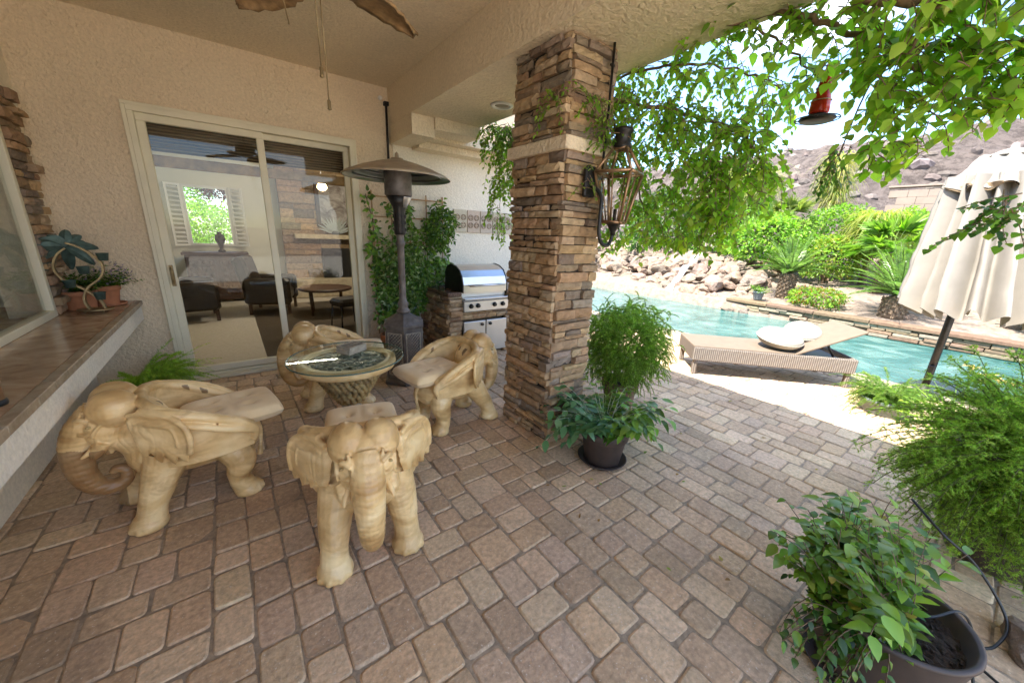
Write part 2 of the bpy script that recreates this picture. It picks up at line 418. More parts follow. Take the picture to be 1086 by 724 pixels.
# pool
PX0, PX1 = 6.22, 10.25
sheet('pool_water', PX0-.05, -9, 14.5, 11.5, -.13, 'pool_water')
sheet('pool_floor', PX0-.3, -9.2, 15, 12, -1.5, 'pool_water')
mb = MB()
y = -9
while y < 8.6:
    L_ = U(.38, .62); mb.box((PX0-.06+U(-.01, .01), y+L_/2, -.03), (.34, L_-.012, .08), col=(.4, .4, .4), bev=.012); y += L_
mb.box((PX0-.02, 0, -.6), (.16, 19, 1.06))
struct(mb.build('pool_coping', 'deck_lime'))
# the far edge: thick timber-coloured coping over stacked ledger stones
fe0 = Vector((10.45, 4.35, 0)); fe1 = Vector((9.7, -6.5, 0)); fd = (fe1-fe0).normalized(); fn_ = Vector((-fd.y, fd.x, 0))
mb = MB(); fa = math.atan2(fd.y, fd.x)
s_ = 0
while s_ < (fe1-fe0).length:
    L_ = U(.9, 1.3); c = fe0+fd*(s_+L_/2); mb.box((c.x+.13, c.y, .15), (L_-.01, .36, .075), RZ(fa), jc((.17, .115, .075)), .012); s_ += L_
far_c = mb.build('pool_edge_wall', 'ledge_stone')
mb = MB()
for k, z in enumerate((-.16, -.09, -.025, .045, .09)):
    s_ = U(-.2, 0)
    while s_ < (fe1-fe0).length:
        L_ = U(.22, .5); c = fe0+fd*(s_+L_/2)
        mb.box((c.x+.1+U(-.03, .03), c.y, z), (L_-.012, .22, .06), RZ(fa+U(-.03, .03)), jc(random.choice([(.25, .19, .13), (.19, .135, .09), (.28, .23, .17)]), .2), .01); s_ += L_
o = mb.build('ledger_stone', 'ledge_stone', far_c)
tag(far_c, 'low stacked stone wall with brown coping along the far side of the pool', 'pool wall')
def bedz(x, y):
    z = .10+.16*max(0, x-10.35)
    if x > 14.5: z += (x-14.5)*.10
    if y > 4.0 and x < 13: z -= .0
    n = noise.noise(Vector((x*.9, y*.9, 3)))*.10+noise.noise(Vector((x*3, y*3, 1)))*.035
    return z+n*min(1, max(0, (x-10.3)))
def bedfull(x, y):
    # pulled down under the pool's rounded end and up to the bed edge
    return bedz(x, y)
mb_ = sheet('planting_bed', 10.28, -14, 19, 24, 0, 'bed_soil', 60, 220, lambda x, y: bedz(x, y)-(.5 if x < 10.4 else 0))
def hillz(x, y):
    t = max(0, x-17.2)
    z = 1.1+t*.40
    crest = 15.2+1.2*math.sin(y*.045+1)+.9*noise.noise(Vector((y*.08, 0, 5)))-max(0, y-22)*.08
    z = crest*(1-math.exp(-z/crest*1.25)) if z > 0 else z
    p = Vector((x, y, 0))
    z += 1.1*noise.noise(p*.16)*min(1, t/8)+.55*noise.noise(p*.5)*min(1, t/3)+.30*abs(noise.noise(p*1.4))*min(1, t/2)
    return z
sheet('hill', 17.2, -60, 95, 110, 0, 'hill_rock', 260, 420, hillz)
# rocks lying on the hillside are part of the terrain
mb = MB()
for k in range(650):
    x = 17.8+60*random.random()**1.6; y = U(-.25, .9)*x+U(-4, 4); z = hillz(x, y); r = U(.10, .36)*(1+x*.012)
    rt = Matrix.Rotation(U(0, 3), 3, rdir())
    vs = []; n, m_ = 7, 4
    sc3 = Vector((U(.7, 1.3), U(.7, 1.3), U(.5, .9)))*r
    rings = []
    for i in range(m_+1):
        ph = PI*(i+.1)/(m_+.2)
        rings.append([Vector((x, y, z))+rt @ Vector((math.sin(ph)*math.cos(2*PI*j/n)*sc3.x*U(.8, 1.1), math.sin(ph)*math.sin(2*PI*j/n)*sc3.y*U(.8, 1.1), math.cos(ph)*sc3.z)) for j in range(n)])
    mb.sweep(rings, jc((.15, .122, .105), .35), True, False)
struct(mb.build('hill_outcrops', 'boulder'))

# ================================================================ THE HOUSE
house = thing('house', 'tan stucco house wall and patio roof with glazed sliding door and long counter', 'house')
mb = MB()
DX0, DX1, DZ = -.54, 1.27, 2.47
T = .2
mb.box(((XL-.2+DX0)/2, YD+T/2, 1.9), (DX0-XL+.2, T, 3.8)); mb.box(((DX1+4.6)/2, YD+T/2, 1.9), (4.6-DX1, T, 3.8)); mb.box(((DX0+DX1)/2, YD+T/2, (DZ+3.8)/2), (DX1-DX0, T, 3.8-DZ))
mb.build('wall', 'stucco_wall', house)
mb = MB()   # pale wall panel behind the grill
mb.box((3.2, YD-.008, 1.35), (3.0-.05, .016, 2.7)); mb.build('barbecue_wall', 'stucco_white', house)
mb = MB()   # left wall with a pass-through window above the counter
WY1 = 4.20; WZ0 = .83
mb.box((XL-.1, 1.78, .41), (.2, 5.98, .815)); mb.box((XL-.1, (WY1+YD)/2, 1.9+.4), (.2, YD-WY1, 3.0)); mb.box((XL-.1, 1.5, 2.99), (.2, 5.4, .78))
mb.box((XL-.1, -.66, 1.9), (.2, 1.10, 2.98))
mb.build('side_wall', 'stucco_pale', house)
# ceilings and beam
mb = MB(); mb.box(((XL-.4+XB)/2, 2.05, ZC+.09), (XB-XL+.4, 5.8, .18)); mb.build('ceiling', 'stucco_ceiling', house)
mb = MB(); mb.box(((XB+XE)/2, 2.05, (ZS+ZC+.18)/2), (XE-XB, 5.8, ZC+.18-ZS)); mb.build('beam', 'stucco_ceiling', house)
mb = MB(); mb.box((XE+.012, 2.05, ZS+.16), (.024, 5.82, .30)); mb.box((XE+.04, 2.05, ZS+.31), (.10, 5.84, .03)); mb.build('fascia', 'stucco_wall', house)
mb = MB(); mb.box((1.82, 4.42, 2.62), (.26, .68, .195)); mb.box((2.22, 4.30, 2.66), (.56, .5, .118)); mb.box((3.15, 4.50, 2.62), (2.4, .30, .10)); mb.box((3.15, 4.62, 2.53), (2.4, .22, .075)); mb.build('cornice', 'stucco_ceiling', house)
mb = MB(); mb.box((-.2, 8.0, 3.55), (5.5, 6.2, .14)); mb.box((-3.6, 1.95, 3.40), (5.0, 7.1, .14)); mb.build('roof', 'stucco_ceiling', house)
mb = MB(); mb.tube([(1.66, YD-.03, 2.2), (1.66, YD-.03, 2.92)], .014, 8); mb.box((1.66, YD-.03, 2.93), (.05, .05, .04)); mb.build('conduit', 'dark_metal', house)
mb = MB(); mb.lathe((1.60, YD, 2.98), [(.022, 0), (.022, .03), (.012, .04)], 14, rot=RX(PI/2)); mb.build('sensor', 'white_paint', house)
# ceiling spot
mb = MB(); mb.lathe((2.24, 3.25, ZS), [(.105, -.001), (.105, -.012), (.075, -.016), (.07, -.002)], 28); o = mb.build('recessed_light', 'white_paint', house)
mb = MB(); mb.lathe((2.24, 3.25, ZS), [(.068, -.004), (.055, -.010), (.001, -.012)], 20); mb.build('diffuser', 'pillow_white', o)
# sliding door
mb = MB(); f = .055; yf = YD-.02
def fr(mb, x0, x1, z0, z1, y, wd, dp):
    mb.box(((x0+x1)/2, y, z1-wd/2), (x1-x0, dp, wd), bev=.004); mb.box(((x0+x1)/2, y, z0+wd/2), (x1-x0, dp, wd), bev=.004)
    for x in (x0+wd/2, x1-wd/2): mb.box((x, y, (z0+z1)/2), (wd, dp, z1-z0-2*wd), bev=.004)
fr(mb, DX0, DX1, 0.0, DZ, YD+.03, .045, .13)
fr(mb, DX0-.028, DX1+.028, 0.0, DZ+.028, YD-.018, .03, .03)
mb.box(((DX0+DX1)/2, YD-.05, .012), (DX1-DX0, .14, .03), bev=.004)
door = mb.build('sliding_door', 'frame_cream', house)
mb = MB(); fr(mb, DX0+.045, .42, .05, DZ-.045, YD+.015, .062, .045); mb.build('door_panel', 'frame_cream', door)
mb = MB(); fr(mb, .37, DX1-.045, .05, DZ-.045, YD+.065, .055, .04); mb.build('door_panel', 'frame_cream', door)
mb = MB(); mb.box(((DX0+.107+.358)/2, YD+.015, 1.24), (.358-DX0-.107, .008, 2.28)); mb.build('glass_pane', 'door_glass', door)
mb = MB(); mb.box(((.425+DX1-.1)/2, YD+.065, 1.24), (DX1-.1-.425, .008, 2.28)); mb.build('glass_pane', 'door_glass', door)
mb = MB(); mb.box((DX0+.075, YD-.013, 1.05), (.03, .012, .20), bev=.004); mb.tube(spline([(DX0+.075, YD-.02, .97), (DX0+.08, YD-.06, 1.0), (DX0+.08, YD-.06, 1.1), (DX0+.075, YD-.02, 1.13)]), .009, 8); mb.build('door_handle', 'brass_old', door)
# rolled bamboo blinds behind the panes
for xa, xb in ((DX0+.06, .37), (.40, DX1-.06)):
    mb = MB()
    for k in range(6): mb.tube([(xa, YD+.20+.01*k % 2, 2.40-k*.042), (xb, YD+.20, 2.40-k*.042)], .026, 8)
    mb.build('roman_blind', 'blind_weave', door)
    mb = MB(); mb.box(((xa+xb)/2, YD+.22, 2.08), (xb-xa, .03, .10), bev=.01); mb.build('blind_rail', 'bamboo', door)
# counter
mb = MB(); CX = -.72
mb.box(((XL-.45+CX)/2, 1.9, .7225), (CX-XL+.45-.012, 5.7, .135), bev=.006); counter = mb.build('counter', 'stucco_white', house)
mb = MB(); mb.box(((XL-.45+CX-.04)/2, 1.9, .812), (CX-XL+.45-.04, 5.72, .038)); mb.build('countertop', 'counter_stone', counter)
mb = MB(); y = -.95
while y < 4.76:
    L_ = min(U(.2, .34), 4.765-y); mb.box((CX-.016, y+L_/2, .811), (.046, L_-.002, .040), col=(.4, .3, .2), bev=.003); y += L_
mb.build('stone_edging', 'counter_edge', counter)
# window in the left wall: frame, mullions, glass, dark reveal
mb = MB(); xw = XL+.005
def frY(mb, y0, y1, z0, z1, x, wd, dp):
    mb.box((x, (y0+y1)/2, z1-wd/2), (dp, y1-y0, wd), bev=.004); mb.box((x, (y0+y1)/2, z0+wd/2), (dp, y1-y0, wd), bev=.004)
    for y in (y0+wd/2, y1-wd/2): mb.box((x, y, (z0+z1)/2), (dp, wd, z1-z0-2*wd), bev=.004)
frY(mb, -.1, WY1, WZ0+.002, 2.60, xw, .05, .06); mb.box((xw, 2.0, 1.70), (.05, .05, 1.7)); win = mb.build('window', 'frame_cream', house)
mb = MB(); mb.box((xw, 2.0, 1.7), (.008, 4.2, 1.68)); mb.build('glass_pane', 'door_glass', win)
# kitchen niche behind the window, so glass shows a dim room
mb = MB(); mb.box((-3.4, 1.9, 1.9), (.1, 6, 3)); mb.box((-2.3, 4.85, 1.9), (2.2, .1, 3)); mb.box((-2.3, 1.9, 3.25), (2.3, 6, .1)); mb.box((-2.3, -.7, 1.9), (2.3, .1, 3)); mb.box((-2.3, 2, .25), (2.3, 6, .1)); mb.build('kitchen_wall', 'room_paint', house)
mb = MB(); mb.box((-3.1, 2.2, .55), (.5, 4, .7), bev=.01); mb.box((-3.15, 3.3, 1.9), (.35, 1.6, .8), bev=.01); mb.build('kitchen_cabinet', 'dark_wood', house)

# ledger stone cladding --------------------------------------------------
PAL = [(.42, .27, .15), (.48, .32, .175), (.34, .225, .135), (.26, .19, .135), (.50, .36, .22), (.30, .23, .17), (.42, .30, .19), (.37, .235, .135)]
def stone(mb, c, d, rot, col):
    """a split ledge stone: a box with a rough broken outer face"""
    hx, hy, hz = d[0]/2, d[1]/2, d[2]/2; nx = max(2, int(d[0]/.035)); nz_ = max(2, int(d[2]/.022)); sd = Vector((U(0, 99), U(0, 99), 0))
    vs = []; fs = []
    for j in range(nz_+1):
        for i in range(nx+1):
            x = -hx+2*hx*i/nx; z = -hz+2*hz*j/nz_
            e = (i in (0, nx)) or (j in (0, nz_))
            q = noise.noise(Vector((x*22, z*30, 0))+sd)
            y_ = -hy+(.012 if e else 0)+q*.013+.006*noise.noise(Vector((x*60, z*70, 3))+sd)
            vs.append(Vector((x+(U(-.004, .004)), y_, z*(1-.10*abs(i/nx-.5)*U(0, 1)) + noise.noise(Vector((x*12, 5, 0))+sd)*.003)))
    nf = len(vs)
    for j in range(nz_):
        for i in range(nx):
            a = j*(nx+1)+i; fs.append((a, a+1, a+nx+2, a+nx+1))
    vs += [Vector((-hx, hy, -hz)), Vector((hx, hy, -hz)), Vector((hx, hy, hz)), Vector((-hx, hy, hz))]
    W = nx+1
    bot = list(range(W)); top = [nz_*W+i for i in range(W)]; lft = [j*W for j in range(nz_+1)]; rgt = [j*W+nx for j in range(nz_+1)]
    fs.append(tuple(bot[::-1]+[nf, nf+1])); fs.append(tuple(top+[nf+2, nf+3])); fs.append(tuple(lft+[nf+3, nf])); fs.append(tuple(rgt[::-1]+[nf+1, nf+2]))
    mb.add([rot @ v+Vector(c) for v in vs], fs, col, False)
def clad(mb, o, ud, length, z0, z1, hs=(.028, .078), ls=(.07, .25), dep=(.040, .088), seed=1):
    """stones along direction ud from o, outward normal = -(rotated y)"""
    a = math.atan2(ud[1], ud[0]); rot = RZ(a); nrm = rot @ Vector((0, -1, 0)); z = z0
    while z < z1-.004:
        h = min(U(*hs), z1-z)
        if z1-z-h < .018: h = z1-z
        s0 = U(-.02, 0)
        while s0 < length-.004:
            L_ = U(*ls)*(1.15 if h > .05 else 1)
            if length-(s0+L_) < .07: L_ = length-s0+U(0, .014)
            e = U(*dep)
            p = Vector((o[0], o[1], 0))+Vector((ud[0], ud[1], 0))*(s0+L_/2)+nrm*(e/2-.03)
            stone(mb, (p.x, p.y, z+h/2), (L_-.006, e, h-.006), rot, jc(random.choice(PAL), .17, .03)); s0 += L_
        z += h
# pillar
pillar = thing('stone_column', 'square stacked ledger stone column with pale band holding the patio roof', 'column')
cx0, cx1, cy0, cy1 = 1.80, 2.16, 1.88, 2.40
mb = MB(); mb.box(((cx0+cx1)/2, (cy0+cy1)/2, 1.355), (cx1-cx0, cy1-cy0, 2.71), col=(.06, .05, .04))
for z0, z1 in ((0.0, 2.085), (2.155, ZS-.002)):
    clad(mb, (cx0, cy0), (1, 0), cx1-cx0, z0, z1); clad(mb, (cx1, cy0), (0, 1), cy1-cy0, z0, z1)
    clad(mb, (cx1, cy1), (-1, 0), cx1-cx0, z0, z1); clad(mb, (cx0, cy1), (0, -1), cy1-cy0, z0, z1)
mb.build('stone_cladding', 'ledge_stone', pillar)
mb = MB(); mb.box(((cx0+cx1)/2, (cy0+cy1)/2, 2.12), (cx1-cx0+.105, cy1-cy0+.105, .078), bev=.006); mb.build('stucco_band', 'stucco_wall', pillar)
mb = MB(); mb.tube([(2.09, cy0-.062, 1.98), (2.09, cy0-.062, 2.08), (2.09, cy0-.066, 2.2), (2.09, cy0-.062, ZS)], .008, 8)
for z in (2.3, 2.6): mb.box((2.09, cy0-.06, z), (.035, .012, .012))
mb.build('gas_pipe', 'dark_metal', pillar)
# stone on the left wall between window and corner
mb = MB(); clad(mb, (XL-.005, 4.22), (0, 1), .39, .835, 2.4, (.04, .085), (.13, .24), (.06, .12)); mb.build('stone_facing', 'ledge_stone', house)

# decorative tile frieze over the grill
fz = MB(); tl = MB()
for k in range(5):
    x = 2.62+k*.215
    fz.box((x, YD-.026, 1.71), (.200, .020, .30), col=jc((.55, .47, .36), .06), bev=.004)
    for a in range(2):
        for b in range(2):
            c = Vector((x-.048+a*.096, YD-.040, 1.66+b*.10))
            pts = [c+Vector((.036*math.cos(t*PI/8), 0, .036*math.sin(t*PI/8))) for t in range(16)]
            tl.tube(pts, .0055, 6, (.32, .24, .17), closed=True)
            for t in range(4): tl.ell(c+Vector((.018*math.cos(t*PI/2+.8), 0, .018*math.sin(t*PI/2+.8))), (.009, .006, .009), n=8, m=4, col=(.36, .27, .19))
fr_ = fz.build('tile_frieze', 'plain_col', house); tl.build('tile_relief', 'plain_col', fr_)

# --- room seen through the door
mb = MB(); mb.box((1.6, 8.4, -.05), (5.6, 6.86, .08)); mb.build('room_floor', 'carpet', house)
BY = 10.2
WX0, WX1, WZ0_, WZ1_ = -.62, .14, 1.08, 2.26
mb = MB()
mb.box(((WX0-1.2)/2, BY+.1, 1.5), (WX0+1.2, .2, 3.0)); mb.box(((WX1+4.4)/2, BY+.1, 1.5), (4.4-WX1, .2, 3.0))
mb.box(((WX0+WX1)/2, BY+.1, WZ0_/2), (WX1-WX0, .2, WZ0_)); mb.box(((WX0+WX1)/2, BY+.1, (WZ1_+3)/2), (WX1-WX0, .2, 3-WZ1_))
mb.box((-1.12, 7.6, 1.5), (.1, 5.2, 3.0)); mb.box((4.35, 7.6, 1.5), (.1, 5.2, 3.0)); mb.box((1.6, 7.6, 3.05), (5.6, 5.4, .1))
mb.build('room_wall', 'room_paint', house)
mb = MB(); fr(mb, WX0, WX1, WZ0_, WZ1_, BY-.02, .05, .06); w2 = mb.build('window', 'white_paint', house)
mb = MB(); mb.box(((WX0+WX1)/2, BY+.03, (WZ0_+WZ1_)/2), (WX1-WX0-.1, .006, WZ1_-WZ0_-.1)); mb.build('glass_pane', 'door_glass', w2)
for hx, sgn in ((WX0-.0, -1), (WX1+.0, 1)):
    mb = MB(); wd = .26; rot = RZ(-sgn*.5)
    base = Vector((hx, BY-.06, 0))
    cc = base+Vector((sgn*wd/2, 0, 0))
    cc = base+rot @ Vector((sgn*wd/2, 0, 0)); zc = (WZ0_+WZ1_)/2; hh = WZ1_-WZ0_
    for dx in (-wd/2+.02, wd/2-.02): mb.box(cc+rot @ Vector((dx, 0, 0))+Vector((0, 0, zc)), (.04, .03, hh), rot)
    for z in (WZ0_+.02, WZ1_-.02): mb.box(cc+Vector((0, 0, z)), (wd-.08, .028, .04), rot)
    for k in range(13): mb.box(cc+Vector((0, 0, WZ0_+.09+k*(hh-.16)/12)), (wd-.082, .06, .008), rot @ RX(.6))
    mb.build('shutter', 'white_paint', w2)
# fireplace
fp = MB(); clad(fp, (1.00, BY-.35), (1, 0), 2.6, 0, 3.0, (.10, .22), (.2, .5), (.05, .10)); fp.box((2.3, BY-.15, 1.5), (2.56, .28, 3.0), col=(.3, .22, .15))
fire = fp.build('fireplace', 'ledge_stone', house)
mb = MB(); mb.box((2.2, BY-.50, 1.34), (2.0, .22, .10), bev=.01); mb.build('mantel', 'base_cream', fire)
mb = MB(); mb.box((2.25, BY-.48, .72), (1.05, .12, .72)); mb.build('firebox', 'black_plastic', fire)
mb = MB(); mb.box((2.3, BY-.55, .20), (2.6, .5, .40), bev=.01); mb.build('hearth', 'base_cream', fire)

# ================================================================ ELEPHANT CHAIRS
def remesh(mb, name, mat, parent, voxel, smooth=4, disp=None):
    tmp = mb.build(name, mat)
    md = tmp.modifiers.new('r', 'REMESH'); md.mode = 'VOXEL'; md.voxel_size = voxel; md.use_smooth_shade = True
    sm = tmp.modifiers.new('s', 'SMOOTH'); sm.factor = .5; sm.iterations = smooth
    dg = bpy.context.evaluated_depsgraph_get(); me = bpy.data.meshes.new_from_object(tmp.evaluated_get(dg))
    old = tmp.data; bpy.data.objects.remove(tmp); bpy.data.meshes.remove(old)
    if disp:
        nr = [v.normal.copy() for v in me.vertices]; cs = []
        for v, q in zip(me.vertices, nr): cs.extend(v.co+q*disp(v.co, q))
        me.vertices.foreach_set('co', cs); me.update()
    me.name = name; me.materials.clear(); me.materials.append(M[mat])
    o = bpy.data.objects.new(name, me); COL.objects.link(o); o.parent = parent; return o

def elephant_chair():
    root = thing('elephant_chair', None, 'chair', group='carved elephant chairs round the glass table')
    mb = MB()
    # barrel body, belly, shoulders, rump
    mb.ell((-.03, 0, .325), (.265, .175, .125), n=24, m=14); mb.ell((.10, 0, .36), (.16, .18, .15), n=20, m=12)
    mb.ell((-.20, 0, .31), (.13, .165, .12), n=20, m=12)
    mb.lathe((-.07, 0, .36), [(.19, 0), (.225, .03), (.225, .055), (.2, .065)], 28, sx=1.12, sy=.95)
    # legs
    for sy in (-1, 1):
        f = .03 if sy < 0 else -.02
        mb.tube(spline([(.09, sy*.12, .36), (.145+f*.4, sy*.15, .25), (.205+f, sy*.165, .12), (.230+f, sy*.168, .012)], 5), lerp_list([.105, .080, .060, .068], 16), 18)
        mb.lathe((.235+f, sy*.168, 0), [(.072, 0), (.080, .018), (.076, .04), (.054, .072)], 24)
        for t in (-1.0, -.35, .35, 1.0): mb.ell((.235+f+.068*math.cos(t), sy*.168+.068*math.sin(t), .020), (.019, .019, .022), n=10, m=7)
        mb.tube(spline([(-.17, sy*.11, .32), (-.205, sy*.15, .22), (-.185, sy*.155, .12), (-.215, sy*.155, .012)], 5), lerp_list([.10, .080, .056, .064], 16), 18)
        mb.lathe((-.22, sy*.155, 0), [(.068, 0), (.075, .018), (.070, .038), (.05, .066)], 24)
        for t in (-.9, -.3, .3, .9): mb.ell((-.22-.063*math.cos(t), sy*.155+.063*math.sin(t), .02), (.019, .019, .02), n=8, m=6)
    # neck and head
    mb.ell((.17, 0, .50), (.13, .135, .17), n=20, m=12)
    for sy in (-1, 1):
        mb.ell((.240, sy*.066, .650), (.098, .084, .096), n=24, m=14)
        mb.ell((.285, sy*.060, .545), (.075, .056, .10), n=16, m=10)      # cheeks
        mb.tube(spline([(.33, sy*.10, .615), (.355, sy*.088, .630), (.376, sy*.060, .615)], 5), .012, 8)   # brow
        mb.tube(spline([(.325, sy*.105, .56), (.35, sy*.092, .548), (.37, sy*.07, .553)], 5), .010, 8)
        mb.tube(spline([(.29, sy*.118, .60), (.315, sy*.118, .57), (.33, sy*.112, .535)], 5), .008, 8); mb.tube(spline([(.345, sy*.07, .66), (.375, sy*.055, .60), (.392, sy*.06, .54)], 5), .008, 8)
        mb.tube(spline([(.30, sy*.105, .50), (.33, sy*.098, .455), (.335, sy*.085, .43)], 5), lerp_list([.03, .028, .02], 11), 8)  # lip fold
    mb.ell((.26, 0, .60), (.10, .115, .11), n=20, m=12); mb.ell((.295, 0, .53), (.085, .08, .12), n=20, m=12)
    # trunk, ringed
    tp = spline([(.305, 0, .635), (.375, 0, .53), (.410, 0, .42), (.408, 0, .31), (.378, 0, .235), (.322, 0, .205), (.272, 0, .228), (.262, 0, .275), (.292, 0, .297), (.315, 0, .278)], 9)
    rr = lerp_list([.062, .072, .062, .054, .046, .039, .033, .028, .024, .018], len(tp))
    mb.tube(tp, rr, 18)
    mb.ell((.285, 0, .45), (.05, .045, .05)); mb.tube([(.30, 0, .44), (.305, 0, .39)], [.03, .016], 10)   # lower lip
    # curved back shell
    pl = spline([(-.275, .205), (-.16, .236), (-.02, .242), (.085, .205), (.135, .11), (.145, 0), (.135, -.11), (.085, -.205), (-.02, -.242), (-.16, -.236), (-.275, -.205)] if False else
                [(-.275, .205, 0), (-.16, .236, 0), (-.02, .242, 0), (.085, .205, 0), (.135, .11, 0), (.145, 0, 0), (.135, -.11, 0), (.085, -.205, 0), (-.02, -.242, 0), (-.16, -.236, 0), (-.275, -.205, 0)], 6)
    hts = lerp_list([.445, .525, .600, .645, .665, .668, .665, .645, .600, .525, .445], len(pl))
    rings = []
    for i, p in enumerate(pl):
        a = pl[max(i-1, 0)]; b = pl[min(i+1, len(pl)-1)]; d = (b-a).normalized(); nn = Vector((-d.y, d.x, 0))*.019
        h = hts[i]; rings.append([p+nn+Vector((0, 0, .33)), p-nn+Vector((0, 0, .33)), p-nn*.9+Vector((0, 0, h)), p+nn*.9+Vector((0, 0, h))])
    mb.sweep(rings, smooth=False)
    mb.tube([Vector((p.x, p.y, h)) for p, h in zip(pl, hts)], .028, 12)
    for sy in (-1, 1):
        # two carved ribs running back from the ear and curling down at the rear
        for off, zz, r_ in ((.030, 0, .026), (.052, -.048, .019)):
            pts = [(.150, sy*(.165+off*.4), .640+zz), (.06, sy*(.215+off), .628+zz), (-.05, sy*(.238+off), .592+zz), (-.16, sy*(.236+off), .540+zz), (-.245, sy*(.222+off*.8), .478+zz*.6), (-.290, sy*(.212+off*.5), .42+zz*.2), (-.275, sy*(.214+off*.4), .365)]
            sp = spline(pts, 6); mb.tube(sp, lerp_list([r_*1.1, r_, r_, r_*.95, r_*.9, r_*.85, r_*.75], len(sp)), 10)
        # ear: fan-like flap with rolled edge and scalloped hem
        hem = [(.158, .46), (.145, .415), (.128, .405), (.112, .445), (.10, .40), (.08, .375), (.062, .43), (.05, .385), (.03, .365), (.012, .425), (0, .39), (-.018, .38), (-.028, .44)]
        out = [(.175, .60), (.165, .52)]+hem+[(-.035, .50), (-.025, .57), (.015, .615), (.08, .64), (.14, .635)]
        def efn(a, b, t, sy=sy):
            y = .135+(.175-a)*.80-(b-.5)*.06
            return Vector((a+.03, sy*(y+.03*t), b))
        P = [efn(a, b, 0) for a, b in out]; Q = [efn(a, b, 1) for a, b in out]
        cA = sum(P, Vector())/len(P); cB = sum(Q, Vector())/len(Q)+Vector((0, sy*.008, 0)); n = len(P)
        fs = [(i, (i+1) % n, 2*n) for i in range(n)]+[(n+(i+1) % n, n+i, 2*n+1) for i in range(n)]+[(i, n+i, n+(i+1) % n, (i+1) % n) for i in range(n)]
        if sy > 0: fs = [f[::-1] for f in fs]
        mb.add(P+Q+[cA, cB], fs)
        edge = spline([efn(a, b, .8) for a, b in [(.165, .63), (.09, .645), (.015, .62), (-.03, .565), (-.04, .49), (-.03, .425)]], 5); mb.tube(edge, .014, 8)
        edge = spline([efn(a, b, 1.0) for a, b in [(.15, .59), (.09, .60), (.035, .58), (.012, .54), (.008, .47)]], 5); mb.tube(edge, .008, 8)
    # tail and belly fold at rear, knees
    mb.tube(spline([(-.30, 0, .40), (-.335, .01, .33), (-.325, .02, .22), (-.31, .03, .15)], 5), lerp_list([.02, .014, .011, .018], 16), 8)
    def wr(p, nrm):
        d = .0013*noise.noise(p*24)+.0008*noise.noise(p*70)
        if p.x > .33 or (p.x > .25 and abs(p.y) < .05 and p.z < .36): d += .0022*(abs(math.sin(p.z*115+2*noise.noise(p*8)))-.6)
        elif .12 < p.x and .36 < p.z < .6: d += .0020*(abs(math.sin(p.x*120+4*noise.noise(p*9)))-.6)
        elif .10 < p.z < .30: d += .0012*(abs(math.sin(p.z*95+5*noise.noise(p*8)))-.6)
        return d
    bd = remesh(mb, 'body', 'carved_wood', root, .0043, 1, wr)
    ca = bd.data.color_attributes.new('Stain', 'FLOAT_COLOR', 'POINT'); buf = []
    for v in bd.data.vertices:
        p = v.co; n1_ = noise.noise(p*14)
        tr = 1.0 if (p.x > .30 and p.z < .47+.02*n1_) or (p.x > .24 and abs(p.y) < .05 and p.z < .36) else 0.0
        q = 0.0
        rr_ = math.hypot(p.x+.07, p.y)
        if .485+.02*n1_ < p.z < .615+.03*n1_ and .14 < rr_ < .222 and p.x < .13 and v.normal.x*(p.x+.07)+v.normal.y*p.y < 0:
            a_ = math.atan2(p.y, p.x+.07); q = 1.0 if math.sin(a_*17+n1_) > .45 else 0.0
        buf.extend((tr, q, 0, 1))
    ca.data.foreach_set('color', buf)
    for sy in (-1, 1):
        e = MB(); e.ell((.332, sy*.0945, .588), (.015, .009, .0075), RZ(sy*.9), n=12, m=8); e.build('eye', 'knob_wood', root)
        e = MB(); e.tube(spline([(.325, sy*.082, .485), (.36, sy*.095, .455), (.385, sy*.098, .44)], 4), lerp_list([.016, .012, .004], 9), 8); e.build('tusk', 'carved_wood', root)
    return root
def seat_cushion():
    mb = MB(); n = 30; hx, hy, th = .240, .205, .054
    grid = {}
    def h(u, v):
        e = (1-abs(u)**7)*(1-abs(v)**7); e = max(0, e)**.42
        d = 0
        for a in (-.36, .36):
            for b in (-.36, .36): d += math.exp(-((u-a)**2+(v-b)**2)/.020)
        d += .35*math.exp(-((u*v)**2)/.0009)*math.exp(-(max(abs(u), abs(v))/.8)**4)
        return e*(1-.42*d)
    vs = []; fs = []
    for s_ in (1, -1):
        for j in range(n+1):
            for i in range(n+1):
                u, v = i/n*2-1, j/n*2-1
                rr_ = 1-.06*(u*u*v*v); taper = 1-.10*(u+1)/2
                x, y = hx*u*rr_, hy*v*rr_*taper
                vs.append((x, y, th*(h(u, v) if s_ > 0 else -.9*max(0, (1-abs(u)**6)*(1-abs(v)**6))**.35)+.006*math.sin(u*2)))
    N = n+1
    for k in range(2):
        for j in range(n):
            for i in range(n):
                a = k*N*N+j*N+i; f = (a, a+1, a+N+1, a+N); fs.append(f if k == 0 else f[::-1])
    mb.add(vs, fs, smooth=True)
    root = mb.build('seat_cushion', 'cushion_fabric'); root['group'] = 'tan tufted cushions on the elephant chairs'; root['category'] = 'cushion'
    for a in (-.36, .36):
        for b in (-.36, .36):
            m2 = MB(); m2.ell((a*hx, b*hy, .028), (.011, .011, .005), n=10, m=6); m2.build('button', 'cushion_fabric', root)
    return root
ec = elephant_chair(); cu = seat_cushion()
